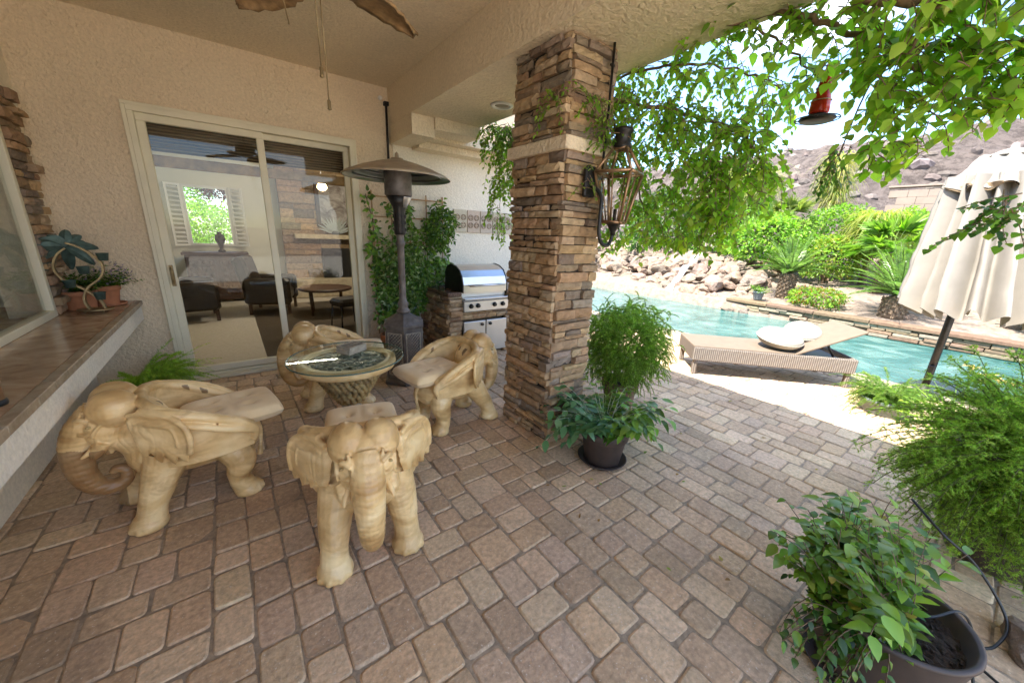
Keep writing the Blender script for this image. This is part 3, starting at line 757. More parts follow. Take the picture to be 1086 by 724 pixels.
ECH = [((.42, 1.76), -103, 'carved wooden elephant chair nearest the camera, its head and trunk facing us', 'tan cushion on the nearest elephant chair, hidden mostly behind its head', 0),
       ((-.33, 2.57), 186, 'carved wooden elephant chair seen from the side by the white counter, trunk curled', 'tufted tan cushion on the elephant chair beside the counter', 1),
       ((.66, 3.50), 168, 'carved wooden elephant chair by the sliding door, partly behind the glass table', 'tan cushion on the elephant chair by the sliding door', 2),
       ((1.37, 2.60), 4, 'carved wooden elephant chair between the patio heater and the stone column', 'tufted tan cushion on the elephant chair near the stone column', 3)]
for (x, y), a, lab, lab2, k in ECH:
    e = ec if k == 0 else copy_tree(ec)
    for ch in e.children: ch.color = (1.0 if k == 1 else (.25 if k == 3 else .06), .5, .5, 1)
    e.location = (x, y, .002); e.rotation_euler = (0, 0, R(a)); e['label'] = lab
    q = cu if k == 0 else copy_tree(cu); d = Vector((math.cos(R(a)), math.sin(R(a))))
    off = -.215 if k != 2 else -.17
    q.location = (x+d.x*off, y+d.y*off, .478); q.rotation_euler = (0, R(2.0), R(a+(0, 3, -4, 5)[k])); q['label'] = lab2

# ================================================================ TABLE
tb = thing('glass_table', 'round glass topped table on a carved knobbly wooden pedestal amid the elephant chairs', 'table', (.57, 2.66, 0))
mb = MB(); mb.lathe((0, 0, .672), [(.001, .0), (.372, 0), (.378, .004), (.378, .010), (.372, .014), (.001, .014)], 72, cap=False); mb.build('glass_top', 'table_glass', tb)
mb = MB(); mb.tube([(.377*math.cos(i*PI/40), .377*math.sin(i*PI/40), .679) for i in range(80)], .0050, 8, closed=True); mb.build('glass_rim', 'glass_edge', tb)
mb = MB(); mb.lathe((0, 0, 0), [(.285, .600), (.315, .612), (.325, .635), (.322, .662), (.305, .668), (.262, .668), (.255, .655), (.255, .615)], 64, cap=False)
mb.build('wooden_rim', 'carved_wood', tb)
mb = MB(); mb.lathe((0, 0, 0), [(.001, .650), (.262, .650), (.262, .610), (.001, .606)], 48, cap=False)
for k in range(170):
    a = U(0, 2*PI); r = .245*math.sqrt(random.random()); p = Vector((r*math.cos(a), r*math.sin(a), .652)); b = U(0, 2*PI); L_ = U(.03, .08); cv = U(-1, 1); pts = []
    for i in range(6): pts.append(p+Vector((math.cos(b+cv*i*.3), math.sin(b+cv*i*.3), 0))*L_*i/6+Vector((0, 0, .002)))
    if any(math.hypot(q.x, q.y) > .25 for q in pts): continue
    mb.tube(pts, lerp_list([.002, .007, .010, .006, .002], 6), 6, jc(random.choice([(.50, .46, .34), (.34, .34, .25), (.60, .55, .40), (.16, .18, .13)]), .2), .6, 1)
mb.build('inlay', ['table_carving', 'plain_col'], tb)
mb = MB()
for k in range(11):
    z = .598-k*.0235; r = .225*(1-(k/11)**1.1*.68); n = max(9, int(2*PI*r/.040))
    for i in range(n):
        a = (i+.5*(k % 2)+k*.37)/n*2*PI+U(-.04, .04); mb.ell((r*math.cos(a), r*math.sin(a), z), (.017, .020, .0215), RZ(a) @ RY(-.35), n=8, m=6)
mb.lathe((0, 0, 0), [(.215, .605), (.16, .50), (.10, .41), (.06, .33)], 24)
mb.build('knobbly_bowl', 'knob_wood', tb)
mb = MB(); mb.lathe((0, 0, 0), [(.09, .40), (.060, .33), (.045, .22), (.052, .13), (.085, .05), (.135, .02), (.14, 0)], 24)
for k in range(3):
    a = k*2*PI/3+.4; mb.tube(spline([(.03*math.cos(a), .03*math.sin(a), .30), (.075*math.cos(a), .075*math.sin(a), .18), (.14*math.cos(a+.3), .14*math.sin(a+.3), .05)], 5), lerp_list([.04, .032, .04], 11), 10)
mb.build('pedestal', 'base_cream', tb)
for k in range(3):
    a = k*2*PI/3+.5; mb = MB(); mb.ell((.19*math.cos(a), .19*math.sin(a), .035), (.05, .035, .035), RZ(a)); mb.ell((.225*math.cos(a), .225*math.sin(a), .055), (.026, .024, .026)); mb.build('carved_foot', 'knob_wood', tb)
# carved stone block with slots on the glass
mb = MB(); rz = RZ(.55); c = Vector((.62, 2.74, .6865))
mb.box(c+Vector((0, 0, .017)), (.17, .125, .034), rz, bev=.004)
for k in range(6): mb.box(c+rz @ Vector((-.0725+.029*k, 0, .044)), (.012, .125, .020), rz)
for dy in (-.055, .055): mb.box(c+rz @ Vector((0, dy, .0441)), (.158, .014, .0195), rz)
o = mb.build('slotted_block', 'stone_carved'); tag(o, 'small grey carved stone block with slots lying on the glass table', 'ornament')

# ================================================================ PATIO HEATER
ht = thing('patio_heater', 'tall bronze patio heater with wide domed hood and hexagonal lattice base', 'heater', (1.36, 3.66, 0), R(8))
mb = MB(); mb.lathe((0, 0, 0), [(.235, 0), (.235, .035), (.215, .05), (.205, .055), (.205, .60), (.225, .61), (.225, .635), (.19, .66), (.09, .72), (.06, .74)], 6, smooth=False)
mb.build('base', 'lattice_metal', ht)
for k in range(6):
    a = (k+.5)*PI/3; rt = RZ(a+PI/2); c = Vector((math.cos(a), math.sin(a), 0))*.180
    mb = MB(); wd, z0, z1 = .155, .11, .55
    for s_ in (-1, 1): mb.box(c+rt @ Vector((s_*wd/2, 0, (z0+z1)/2)), (.012, .012, z1-z0), rt)
    for z in (z0, z1): mb.box(c+Vector((0, 0, z)), (wd, .012, .012), rt)
    st = .031
    for s_ in (-1, 1):
        for q in range(-6, 20):
            # diagonal bars clipped to the panel
            zs = z0+q*st*1.15; pts = []
            for u in (0, 1):
                pts.append([-wd/2+wd*u if s_ > 0 else wd/2-wd*u, zs+wd*u])
            (xa, za), (xb, zb) = pts
            if zb < z0 or za > z1: continue
            if za < z0: t = (z0-za)/(zb-za); xa += (xb-xa)*t; za = z0
            if zb > z1: t = (z1-za)/(zb-za); xb = xa+(xb-xa)*t; zb = z1
            mb.tube([c+rt @ Vector((xa, -.004*s_, za)), c+rt @ Vector((xb, -.004*s_, zb))], .0038, 4)
    mb.build('lattice_panel', 'stone_carved', ht)
mb = MB(); mb.lathe((0, 0, 0), [(.06, .735), (.075, .755), (.055, .775), (.045, .80), (.058, .83), (.040, .86), (.034, .90), (.034, 1.40), (.046, 1.42), (.046, 1.435), (.036, 1.45), (.036, 1.50), (.05, 1.52)], 20)
mb.build('pole', 'lattice_metal', ht)
mb = MB(); mb.lathe((0, 0, 0), [(.05, 1.51), (.055, 1.53), (.055, 1.74), (.075, 1.79), (.115, 1.86)], 20)
for z in (1.56, 1.62, 1.68):
    for a in range(8): mb.box((.056*math.cos(a*PI/4), .056*math.sin(a*PI/4), z), (.01, .022, .03), RZ(a*PI/4))
mb.build('valve_housing', 'dark_metal', ht)
mb = MB(); mb.lathe((0, 0, 0), [(.115, 1.86), (.125, 1.87), (.125, 2.08), (.118, 2.10)], 28); mb.build('burner', 'lattice_metal', ht)
mb = MB(); mb.lathe((.03, -.05, 0), [(.02, 1.76), (.07, 1.85), (.07, 1.853)], 16); mb.build('gas_cup', 'steel_panel', ht)
mb = MB(); mb.lathe((0, 0, 0), [(.488, 2.018), (.492, 2.022), (.455, 2.048), (.33, 2.100), (.20, 2.142), (.10, 2.168), (.06, 2.176), (.055, 2.19), (.02, 2.196), (.016, 2.23), (.001, 2.245)], 56, cap=False)
mb.build('hood', 'hood_metal', ht)
mb = MB()
for ra, rb, za, zb in ((.478, .40, 2.018, 2.052), (.39, .30, 2.052, 2.092), (.29, .14, 2.090, 2.120)):
    mb.lathe((0, 0, 0), [(ra, za), (rb, zb), (rb-.004, zb-.018)], 56, cap=False)
mb.build('reflector', 'steel', ht)

# ================================================================ GRILL ISLAND
isl = thing('barbecue_island', 'stone clad barbecue island with brown counter slab against the white wall', 'barbecue island')
IX0, IX1, IY = 2.06, 4.2, 3.98
mb = MB()
GX0, GX1 = 2.22, 2.90
mb.box(((IX0+.03+GX0)/2, (IY+.03+YD)/2, .40), (GX0-IX0-.03, YD-IY-.04, .80), col=(.2, .15, .1)); mb.box(((GX1+IX1)/2, (IY+.03+YD)/2, .40), (IX1-GX1, YD-IY-.04, .80), col=(.2, .15, .1))
mb.box(((GX0+GX1)/2, (IY+.06+YD)/2, .28), (GX1-GX0, YD-IY-.10, .56), col=(.2, .15, .1))
clad(mb, (IX0, IY), (1, 0), GX0-IX0, 0, .80); clad(mb, (GX1, IY), (1, 0), .9, 0, .80); clad(mb, (IX0, YD), (0, -1), YD-IY, 0, .80)
clad(mb, (GX0, IY+.01), (1, 0), GX1-GX0, .50, .60)
mb.build('stone_cladding', 'ledge_stone', isl)
mb = MB(); mb.box(((IX0-.03+GX0)/2, (IY-.03+YD)/2, .826), (GX0-IX0+.03, YD-IY-.0, .05), bev=.008); mb.box(((GX1+IX1)/2, (IY-.03+YD)/2, .826), (IX1-GX1, YD-IY, .05), bev=.008)
mb.box(((GX0+GX1)/2, YD-.09, .826), (GX1-GX0-.004, .14, .048)); mb.build('counter_slab', 'granite_dark', isl)
for k in range(2):
    xa = GX0+.01+k*.335; mb = MB(); mb.box((xa+.163, IY-.03, .265), (.325, .035, .42), bev=.006); d_ = mb.build('cabinet_door', 'steel_panel', isl)
    mb = MB(); mb.lathe((xa+(.265 if k == 0 else .055), IY-.048, .43), [(.018, 0), (.022, .012), (.018, .025)], 16, rot=RX(PI/2)); mb.build('knob', 'black_plastic', d_)
gr_ = thing('gas_grill', 'stainless steel built-in gas grill with curved lid and black knobs', 'grill')
mb = MB(); mb.box(((GX0+GX1)/2, IY-.03, .675), (GX1-GX0, .07, .135), bev=.008); mb.box(((GX0+GX1)/2, (IY+4.55)/2+.02, .72), (GX1-GX0-.02, .56, .23)); mb.build('control_panel', 'steel_panel', gr_)
for x in (.10, .20, .45, .58):
    mb = MB(); mb.lathe((GX0+x, IY-.067, .68), [(.030, 0), (.030, .006), (.024, .008), (.022, .03), (.018, .034)], 20, rot=RX(PI/2)); mb.build('knob', 'black_plastic', gr_)
prof = [(0, 0), (0, .10), (.03, .19), (.09, .265), (.18, .31), (.30, .325), (.40, .30), (.46, .22), (.47, 0)]
mb = MB(); rg = []
mb.prism([(a, b) for a, b in prof], lambda a, b, t: Vector((GX0+.02+t*(GX1-GX0-.04), IY-.02+a, .84+b)), 1, smooth=False)
lid = mb.build('lid', 'steel', gr_, recalc=True)
for t in (0, 1):
    x = GX0+.012+t*(GX1-GX0-.024); mb = MB(); mb.prism([(a*1.02-.004, b*1.02) for a, b in prof], lambda a, b, q: Vector((x-.007+.014*q, IY-.02+a, .84+b)), 1); mb.build('lid_end', 'dark_metal', lid, recalc=True)
mb = MB(); mb.tube([(GX0+.08, IY-.075, .93), (GX1-.08, IY-.075, .93)], .011, 10)
for x in (GX0+.10, GX1-.10): mb.tube([(x, IY-.075, .93), (x, IY-.01, .93)], .008, 8)
mb.build('lid_handle', 'steel', lid)
mb = MB(); mb.box(((GX0+GX1)/2, IY-.055, .768), (GX1-GX0+.01, .09, .02), bev=.005); mb.build('drip_shelf', 'steel', gr_)
fc = MB(); fc.tube(spline([(3.10, 4.45, .85), (3.10, 4.45, 1.02), (3.10, 4.40, 1.08), (3.10, 4.33, 1.06)], 5), .012, 8); fc.box((3.10, 4.45, .87), (.05, .05, .03)); o = fc.build('bar_tap', 'dark_metal'); tag(o, 'small dark tap standing on the barbecue counter right of the grill', 'tap')

# ================================================================ LANTERN
ln = thing('gas_lantern', 'copper framed glass gas lantern on a black gooseneck arm fixed to the stone column', 'lantern', (2.11, 1.69, -.055), R(18))
def lring(r, z): return [Vector((r*math.cos(i*PI/2+PI/4), r*math.sin(i*PI/2+PI/4), z)) for i in range(4)]
L0, L1, L2, L3 = lring(.080, 1.715), lring(.165, 2.02), lring(.055, 2.165), lring(.052, 2.20)
mb = MB()
for a, b in ((L0, L1), (L1, L2)):
    for i in range(4): mb.tube([a[i], b[i]], .0105, 6)
for q in (L0, L1, L2):
    for i in range(4): mb.tube([q[i], q[(i+1) % 4]], .0115, 6)
for i in range(4):
    a = (L0[i]+L0[(i+1) % 4])/2; b = (L1[i]+L1[(i+1) % 4])/2; mb.tube([a, b], .005, 6)
for t in (.32, .66):
    q = [L0[i].lerp(L1[i], t) for i in range(4)]
mb.build('frame', 'copper', ln)
for i in range(4):
    j = (i+1) % 4; g_ = MB(); g_.add([L0[i]*1, L0[j]*1, L1[j]*1, L1[i]*1], [(0, 1, 2, 3)]); g_.add([L1[i]*1, L1[j]*1, L2[j]*1, L2[i]*1], [(0, 1, 2, 3)]); g_.build('glass_pane', 'lamp_glass', ln)
mb = MB(); mb.lathe((0, 0, 0), [(.055, 2.165), (.060, 2.175), (.050, 2.19), (.048, 2.25), (.062, 2.262), (.058, 2.28), (.03, 2.29)], 20); mb.build('chimney_cap', 'dark_metal', ln)
mb = MB(); mb.lathe((0, 0, 0), [(.075, 1.712), (.045, 1.700), (.03, 1.675), (.018, 1.655), (.018, 1.63)], 16); mb.tube([(0, 0, 1.71), (0, 0, 1.80)], .012, 8); mb.build('burner_base', 'dark_metal', ln)
mb = MB(); rot_ = RZ(-R(18)); wp = lambda x, y, z: rot_ @ (Vector((x, y, 0))-Vector((2.11, 1.69, 0)))+Vector((0, 0, z))
mb.tube(spline([wp(1.96, 1.83, 1.93), wp(1.965, 1.76, 1.925), wp(1.970, 1.70, 1.86), wp(1.965, 1.69, 1.74), wp(1.97, 1.69, 1.64), wp(2.01, 1.69, 1.575), wp(2.07, 1.69, 1.565), wp(2.10, 1.69, 1.60), wp(2.11, 1.69, 1.645)], 6), .0125, 10); mb.build('gooseneck_arm', 'black_plastic', ln)
mb = MB(); mb.box(wp(1.96, 1.805, 1.96), (.10, .035, .19), rot_, bev=.008); mb.build('wall_plate', 'dark_metal', ln)

# ================================================================ CEILING FAN (hub just above the frame)
fan = thing('ceiling_fan', 'brown ceiling fan with carved leaf shaped blades and hanging pull chains', 'fan', (.41, 1.95, 0))
mb = MB(); mb.lathe((0, 0, 0), [(.075, ZC), (.07, ZC-.04), (.015, ZC-.06), (.015, ZC-.34), (.10, ZC-.36), (.13, ZC-.40), (.13, ZC-.48), (.08, ZC-.53), (.03, ZC-.55)], 24); mb.build('motor', 'dark_metal', fan)
def blade(a):
    mb = MB(); n = 14; vs = []; fs = []; r0, r1 = .14, .57
    for i in range(n+1):
        t = i/n; hw = .115*math.sin(PI*min(1, t**.75*.97+.03))**.7*(1+.06*math.sin(i*2.2)); x = r0+(r1-r0)*t; z = -.04*t*t
        for k in range(9):
            s_ = k/4-1; vs.append(Vector((x-abs(s_)*.03, hw*s_, z-.022*s_*s_+.0035*math.cos(t*46-abs(s_)*5))))
    N = (n+1)*9; vs2 = [v+Vector((0, 0, -.012)) for v in vs]
    for i in range(n):
        for k in range(8):
            q = i*9+k; fs.append((q, q+9, q+10, q+1)); fs.append((N+q, N+q+1, N+q+10, N+q+9))
    rim = [k for k in range(9)]+[i*9+8 for i in range(1, n+1)]+[n*9+k for k in range(7, -1, -1)]+[i*9 for i in range(n-1, 0, -1)]
    for i in range(len(rim)): p, q = rim[i], rim[(i+1) % len(rim)]; fs.append((p, q, N+q, N+p))
    rt = RZ(a) @ RX(.2)
    mb.add([rt @ v+Vector((0, 0, ZC-.52)) for v in vs+vs2], fs, smooth=True); o = mb.build('blade', 'fan_wood', fan, recalc=True)
    m2 = MB(); m2.tube([rt @ Vector((.08, 0, .02))+Vector((0, 0, ZC-.51)), rt @ Vector((r0+.08, 0, .01))+Vector((0, 0, ZC-.515))], .012, 8); m2.build('blade_arm', 'dark_metal', o)
for k in range(4): blade(R(20+93*k))
for dx, dy, zb in ((.20, .67, 2.46), (.24, .69, 2.35)):
    pass
for i, (x, y, zb, sx) in enumerate(((.03, .12, 2.24, 0), (.055, .14, 2.12, 0), (-.07, .19, 2.40, .02))):
    mb = MB(); mb.tube([(x-sx*3, y, ZC-.32), (x, y, zb)], .0028, 5)
    mb.lathe((x, y, zb), [(.004, 0), (.008, -.006), (.008, -.035), (.010, -.04), (.004, -.044)] if i < 2 else [(.003, 0), (.003, -.01)], 8); mb.build('pull_chain', 'brass_old', fan)

# ================================================================ POOLSIDE
lg = thing('sun_lounger', 'brown wicker sun lounger with tan sling and raised back beside the pool', 'sun lounger', (4.33, 2.06, 0), math.atan2(-.73, .69))
LL, LW = 1.76, .64
mb = MB()
mb.box((LL/2, .02, .265), (LL, .04, .17), bev=.012); mb.box((LL/2, LW-.02, .265), (LL, .04, .17), bev=.012); mb.box((.02, LW/2, .265), (.04, LW-.08, .17), bev=.012); mb.box((LL-.02, LW/2, .265), (.04, LW-.08, .17), bev=.012)
mb.build('wicker_frame', 'wicker', lg)
for x in (.05, LL-.05):
    for y in (.045, LW-.045): mb = MB(); mb.box((x, y, .095), (.05, .05, .185), bev=.006); mb.build('leg', 'wicker', lg)
mb = MB(); mb.box((.56, LW/2, .352), (1.12, LW-.02, .022), bev=.006); mb.build('seat', 'sling', lg)
mb = MB(); an = math.atan2(.32, .66); mb.box((1.12+.36*math.cos(an), LW/2, .355+.36*math.sin(an)), (.74, LW-.02, .022), RY(-an), bev=.006); mb.build('backrest', 'sling', lg)
mb = MB(); mb.tube([(1.55, .10, .34), (1.45, .10, .50)], .012, 6); mb.tube([(1.55, LW-.1, .34), (1.45, LW-.1, .50)], .012, 6); mb.box((1.40, LW/2, .30), (.55, LW-.1, .02)); mb.build('back_support', 'dark_metal', lg)
def disc_pillow(loc, r, th, rot, lab):
    mb = MB(); mb.lathe((0, 0, 0), [(r*.02, -th*.3), (r*.5, -th*.5), (r*.85, -th*.42), (r*.97, -th*.2), (r, 0), (r*.97, th*.22), (r*.85, th*.45), (r*.55, th*.55), (r*.25, th*.48), (r*.02, th*.30)], 36)
    mb.tube([(r*math.cos(i*PI/18), r*math.sin(i*PI/18), 0) for i in range(36)], .006, 6, closed=True)
    o = mb.build('round_pillow', 'pillow_white', None, loc); o.rotation_euler = rot; tag(o, lab, 'pillow', 'round pillows on the sun lounger')
dl = Vector((.687, -.727)); wl = Vector((.727, .687))
def LP(a, b): return Vector((4.33, 2.06))+dl*a+wl*b
p = LP(1.02, .24); disc_pillow((p.x, p.y, .485), .24, .14, (R(8), R(-6), 0), 'larger cream round pillow lying in front on the sun lounger')
p = LP(1.34, .40); disc_pillow((p.x, p.y, .555), .19, .10, (R(10), R(-20), R(0)), 'smaller cream round pillow tucked behind the larger one on the lounger')

um = thing('patio_umbrella', 'closed cream patio umbrella with tiered top and dark pole at the pool edge', 'umbrella', (6.02, .27, 0))
mb = MB(); mb.lathe((0, 0, 0), [(.032, 0), (.032, 1.0), (.028, 1.01), (.028, 2.5)], 16); mb.tube([(-.06, 0, .22), (-.02, 0, .34)], .02, 8); mb.box((-.03, 0, .32), (.06, .05, .10), bev=.008); mb.build('pole', 'dark_metal', um)
mb = MB(); mb.lathe((0, 0, 0), [(.17, 0), (.17, .03), (.06, .05), (.045, .14)], 20); mb.build('base', 'dark_metal', um)
def drape(z0, z1, r0, r1, nf, amp0, amp1, ph=0, rows=14, zz=.05, cy=-.18):
    mb = MB(); n = nf*10; rings = []
    for j in range(rows+1):
        t = j/rows; z = z0+(z1-z0)*t; r = r0+(r1-r0)*t; am = amp0+(amp1-amp0)*t; ring = []
        for i in range(n):
            a = 2*PI*i/n; q = math.sin(a*nf+ph+.5*math.sin(a*3)); q2 = math.sin(a*nf*.5+1.3)
            rr_ = r*(1+am*q+am*.4*q2+.05*noise.noise(Vector((a*5, t*5, r*9)))+.02*noise.noise(Vector((a*20, t*16, 1)))); zd = zz*(1-t)*(q*.5-.5*abs(math.sin(a*2)))*(1 if t < .4 else .2)
            ring.append(Vector((rr_*math.cos(a)*.95, rr_*math.sin(a)*1.15+cy*(1-t*.85), z+zd)))
        rings.append(ring)
    mb.sweep(rings, cap=False); return mb
c_ = drape(1.00, 2.28, .43, .27, 19, .24, .26, 0, 22, .12); c_.build('canopy', 'canvas', um)
c_ = drape(2.18, 2.47, .335, .16, 12, .12, .10, .8, 8, .04, -.03); tp_ = c_.build('vent_tier', 'canvas', um)
c_ = drape(2.165, 2.20, .325, .318, 12, .12, .12, .8, 2, .05, -.03); c_.build('valance', 'canvas_trim', um)
mb = MB(); mb.lathe((0, 0, 0), [(.17, 2.45), (.09, 2.50), (.03, 2.52), (.02, 2.56), (.001, 2.57)], 20); mb.build('finial', 'canvas', um)
for k in range(6):
    a = k*PI/3+.3; mb = MB(); mb.tube([(.03*math.cos(a), .03*math.sin(a), 2.42), (.27*math.cos(a), .30*math.sin(a)-.06, 1.7), (.36*math.cos(a), .42*math.sin(a)-.18, 1.06)], .009, 6); mb.build('rib', 'dark_metal', um)

# boulders of the waterfall
def boulder_mesh(seed):
    random.seed(seed); bm = bmesh.new(); bmesh.ops.create_icosphere(bm, subdivisions=3, radius=1)
    sd = Vector((seed*7.1, 3, 1))
    planes = [(rdir(), U(.55, .85)) for _ in range(9)]
    for v in bm.verts:
        for nrm, d in planes:
            q = v.co.dot(nrm)-d
            if q > 0: v.co -= nrm*q*.85
        v.co += v.co.normalized()*(noise.noise(v.co*1.6+sd)*.22+noise.noise(v.co*5+sd)*.07)
    me = bpy.data.meshes.new('boulder'); bm.to_mesh(me); bm.free(); me.materials.append(M['boulder'])
    for p in me.polygons: p.use_smooth = False
    ca = me.color_attributes.new('Col', 'FLOAT_COLOR', 'CORNER'); c = jc(((.29, .21, .155), (.25, .195, .155), (.31, .235, .175), (.21, .16, .125), (.28, .205, .15))[seed % 5], .1)
    ca.data.foreach_set('color', [c[0], c[1], c[2], 1.0]*len(me.loops)); return me
BM_ = [boulder_mesh(s_) for s_ in range(10)]; random.seed(5)
spots = []
for k in range(6000):
    y = U(3.7, 11.5); x = U(10.2, 14.2)
    edge = 10.35+max(0, y-4.3)*.16
    if x < edge: continue
    zt = .0+1.2*min(1, (x-edge)/2.2)**.8*(1 if y > 4.9 else max(.25, (y-3.7)/1.2))
    if x > edge+2.9: continue
    r = U(.16, .34)*(1 if random.random() > .3 else .6)
    if any((a-x)**2+(b-y)**2 < (max(r, q)*.78)**2 for a, b, q in spots): continue
    spots.append((x, y, r)); me = random.choice(BM_)
    o = bpy.data.objects.new('boulder', me); COL.objects.link(o); o.location = (x, y, zt-.12); o.scale = (r*U(.8, 1.25), r*U(.8, 1.25), r*U(.6, .95)); o.rotation_euler = (U(-.5, .5), U(-.5, .5), U(0, 6.3))
    if r < .18: tag(o, 'small pinkish tan boulder in the waterfall rock pile by the pool', 'boulder', 'small boulders of the waterfall rock pile')
    else: tag(o, 'large rugged tan boulder in the waterfall rock pile by the pool', 'boulder', 'boulders of the waterfall rock pile')
    if len(spots) > 275: break
for k in range(16):
    x, y = U(11, 14.5), U(-3, 3.3); r = U(.08, .17)
    o = bpy.data.objects.new('boulder', random.choice(BM_)); COL.objects.link(o); o.location = (x, y, bedz(x, y)+.03); o.scale = (r, r*U(.8, 1.2), r*.7); o.rotation_euler = (0, 0, U(0, 6)); tag(o, 'small loose rock lying on the planting bed between the shrubs', 'rock', 'loose rocks on the planting bed')
# the waterfall
mb = MB(); rg = []
for i in range(15):
    t = i/14; x = 12.3-1.75*t; z = 1.12-1.23*(t**1.3); rg.append([Vector((x-.12+.04*math.sin(i*2+k), 6.05+k*.035+.05*math.sin(i*1.3+k), z+.05*math.sin(i*1.7+k*2)+.10)) for k in range(6)])
vs = [p for r_ in rg for p in r_]; mb.add(vs, [(i*6+k, i*6+k+1, i*6+k+7, i*6+k+6) for i in range(14) for k in range(5)], smooth=True)
o = mb.build('waterfall', 'falling_water'); sd_ = o.modifiers.new('t', 'SOLIDIFY'); sd_.thickness = .03; tag(o, 'white sheet of water falling over the boulders into the pool', 'waterfall')

# retaining wall of blocks
mb = MB()
for r_ in range(11):
    y = 2.85-(.2 if r_ % 2 else 0)
    while y > -9:
        L_ = .42; mb.box((16.6, y-L_/2, 1.16+r_*.205), (.25, L_-.006, .20), bev=.004); y -= L_
mb.box((16.6, -3.05, 3.42), (.30, 11.9, .05), bev=.008)
o = mb.build('retaining_wall', 'cmu'); tag(o, 'tan concrete block retaining wall at the foot of the rocky hill', 'wall')

# ================================================================ COUNTER THINGS
CZ = .832
pt = thing('palm_pot_stand', 'metal palm tree stand with looped brass trunk and green cups on the counter', 'pot stand', (-.915, 4.28, CZ))
mb = MB(); mb.lathe((0, 0, 0), [(.10, .012), (.105, .016), (.105, .022), (.10, .026)], 28, sy=.7)
for a in range(4): mb.lathe((.07*math.cos(a*PI/2+.7), .05*math.sin(a*PI/2+.7), 0), [(.008, 0), (.008, .014)], 8)
mb.build('base', 'brass_old', pt)
def ribbon(pts, wd, th=.006):
    mb = MB(); sp = spline(pts, 7); rings = []
    for i, p in enumerate(sp):
        d = (sp[min(i+1, len(sp)-1)]-sp[max(i-1, 0)]).normalized(); s_ = Vector((0, 1, 0)); n_ = d.cross(s_).normalized()
        rings.append([p+s_*wd/2+n_*th, p-s_*wd/2+n_*th, p-s_*wd/2-n_*th, p+s_*wd/2-n_*th])
    return mb.sweep(rings, smooth=False)
ribbon([(-.03, 0, .024), (-.045, 0, .10), (-.01, 0, .19), (.075, 0, .27), (.10, 0, .36), (.06, 0, .44), (0, 0, .50), (-.06, 0, .53)], .045).build('trunk', 'brass_old', pt)
ribbon([(.055, 0, .024), (.04, 0, .09), (-.03, 0, .18), (-.125, 0, .26), (-.155, 0, .35), (-.12, 0, .44), (-.07, 0, .49)], .035).build('trunk', 'brass_old', pt)
lf = []
for k, (a, L_, tz) in enumerate(((0.2, .17, -.4), (.8, .14, .5), (1.5, .18, 1.0), (2.3, .16, .7), (3.0, .18, .1), (3.6, .16, -.5), (4.6, .15, -.9), (5.5, .15, -.9), (1.1, .17, .2), (2.0, .15, .1))):
    mb = MB(); d = Vector((math.cos(a), .45*math.sin(a*1.7), math.sin(a)*.8+.1)).normalized(); s_ = Vector((-d.z, .1, d.x)).normalized(); base = Vector((-.065, 0, .50)); vs = []
    for i in range(9):
        t = i/8; wdt = .034*math.sin(PI*min(1, t*.92+.05))**.6; c = base+d*(L_*t)+Vector((0, 0, -.05*t*t)); n_ = Vector((0, -.010, 0))
        vs += [c+s_*wdt, c+n_*1.3, c-s_*wdt, c-n_*.2]
    fs = []
    for i in range(8):
        for q in range(4): fs.append((i*4+q, i*4+(q+1) % 4, i*4+4+(q+1) % 4, i*4+4+q))
    mb.add(vs, fs+[(0, 1, 2, 3), (32, 35, 34, 33)]); mb.build('palm_leaf', 'verdigris', pt, recalc=True)
for x, z in ((-.20, .33), (-.09, .20), (.0, .30), (.05, .10), (.12, .40)):
    mb = MB(); mb.lathe((x, -.035, z), [(.001, 0), (.026, 0), (.036, .055), (.038, .058), (.033, .056), (.024, .008), (.001, .006)], 20, cap=False); mb.tube([(x, 0, z+.05), (x*.7, 0, z+.05)], .004, 6); mb.build('cup', 'verdigris', pt)
def potmesh(r, h, taper=.72, lip=.012, n=28):
    mb = MB(); mb.lathe((0, 0, 0), [(.001, 0), (r*taper, 0), (r*taper*1.02, .006), (r*.93, h*.72), (r*.95, h*.74), (r+lip*.3, h*.76), (r+lip*.4, h*.985), (r, h), (r-lip, h-.002), (r-lip*1.4, h*.80), (.001, h*.80)], n, cap=False); return mb
def soil_in(r, h, parent): s_ = MB(); s_.lathe((0, 0, 0), [(r*.9, h*.84), (r*.5, h*.875), (.001, h*.86)], 20, cap=False); s_.build('soil', 'soil', parent)

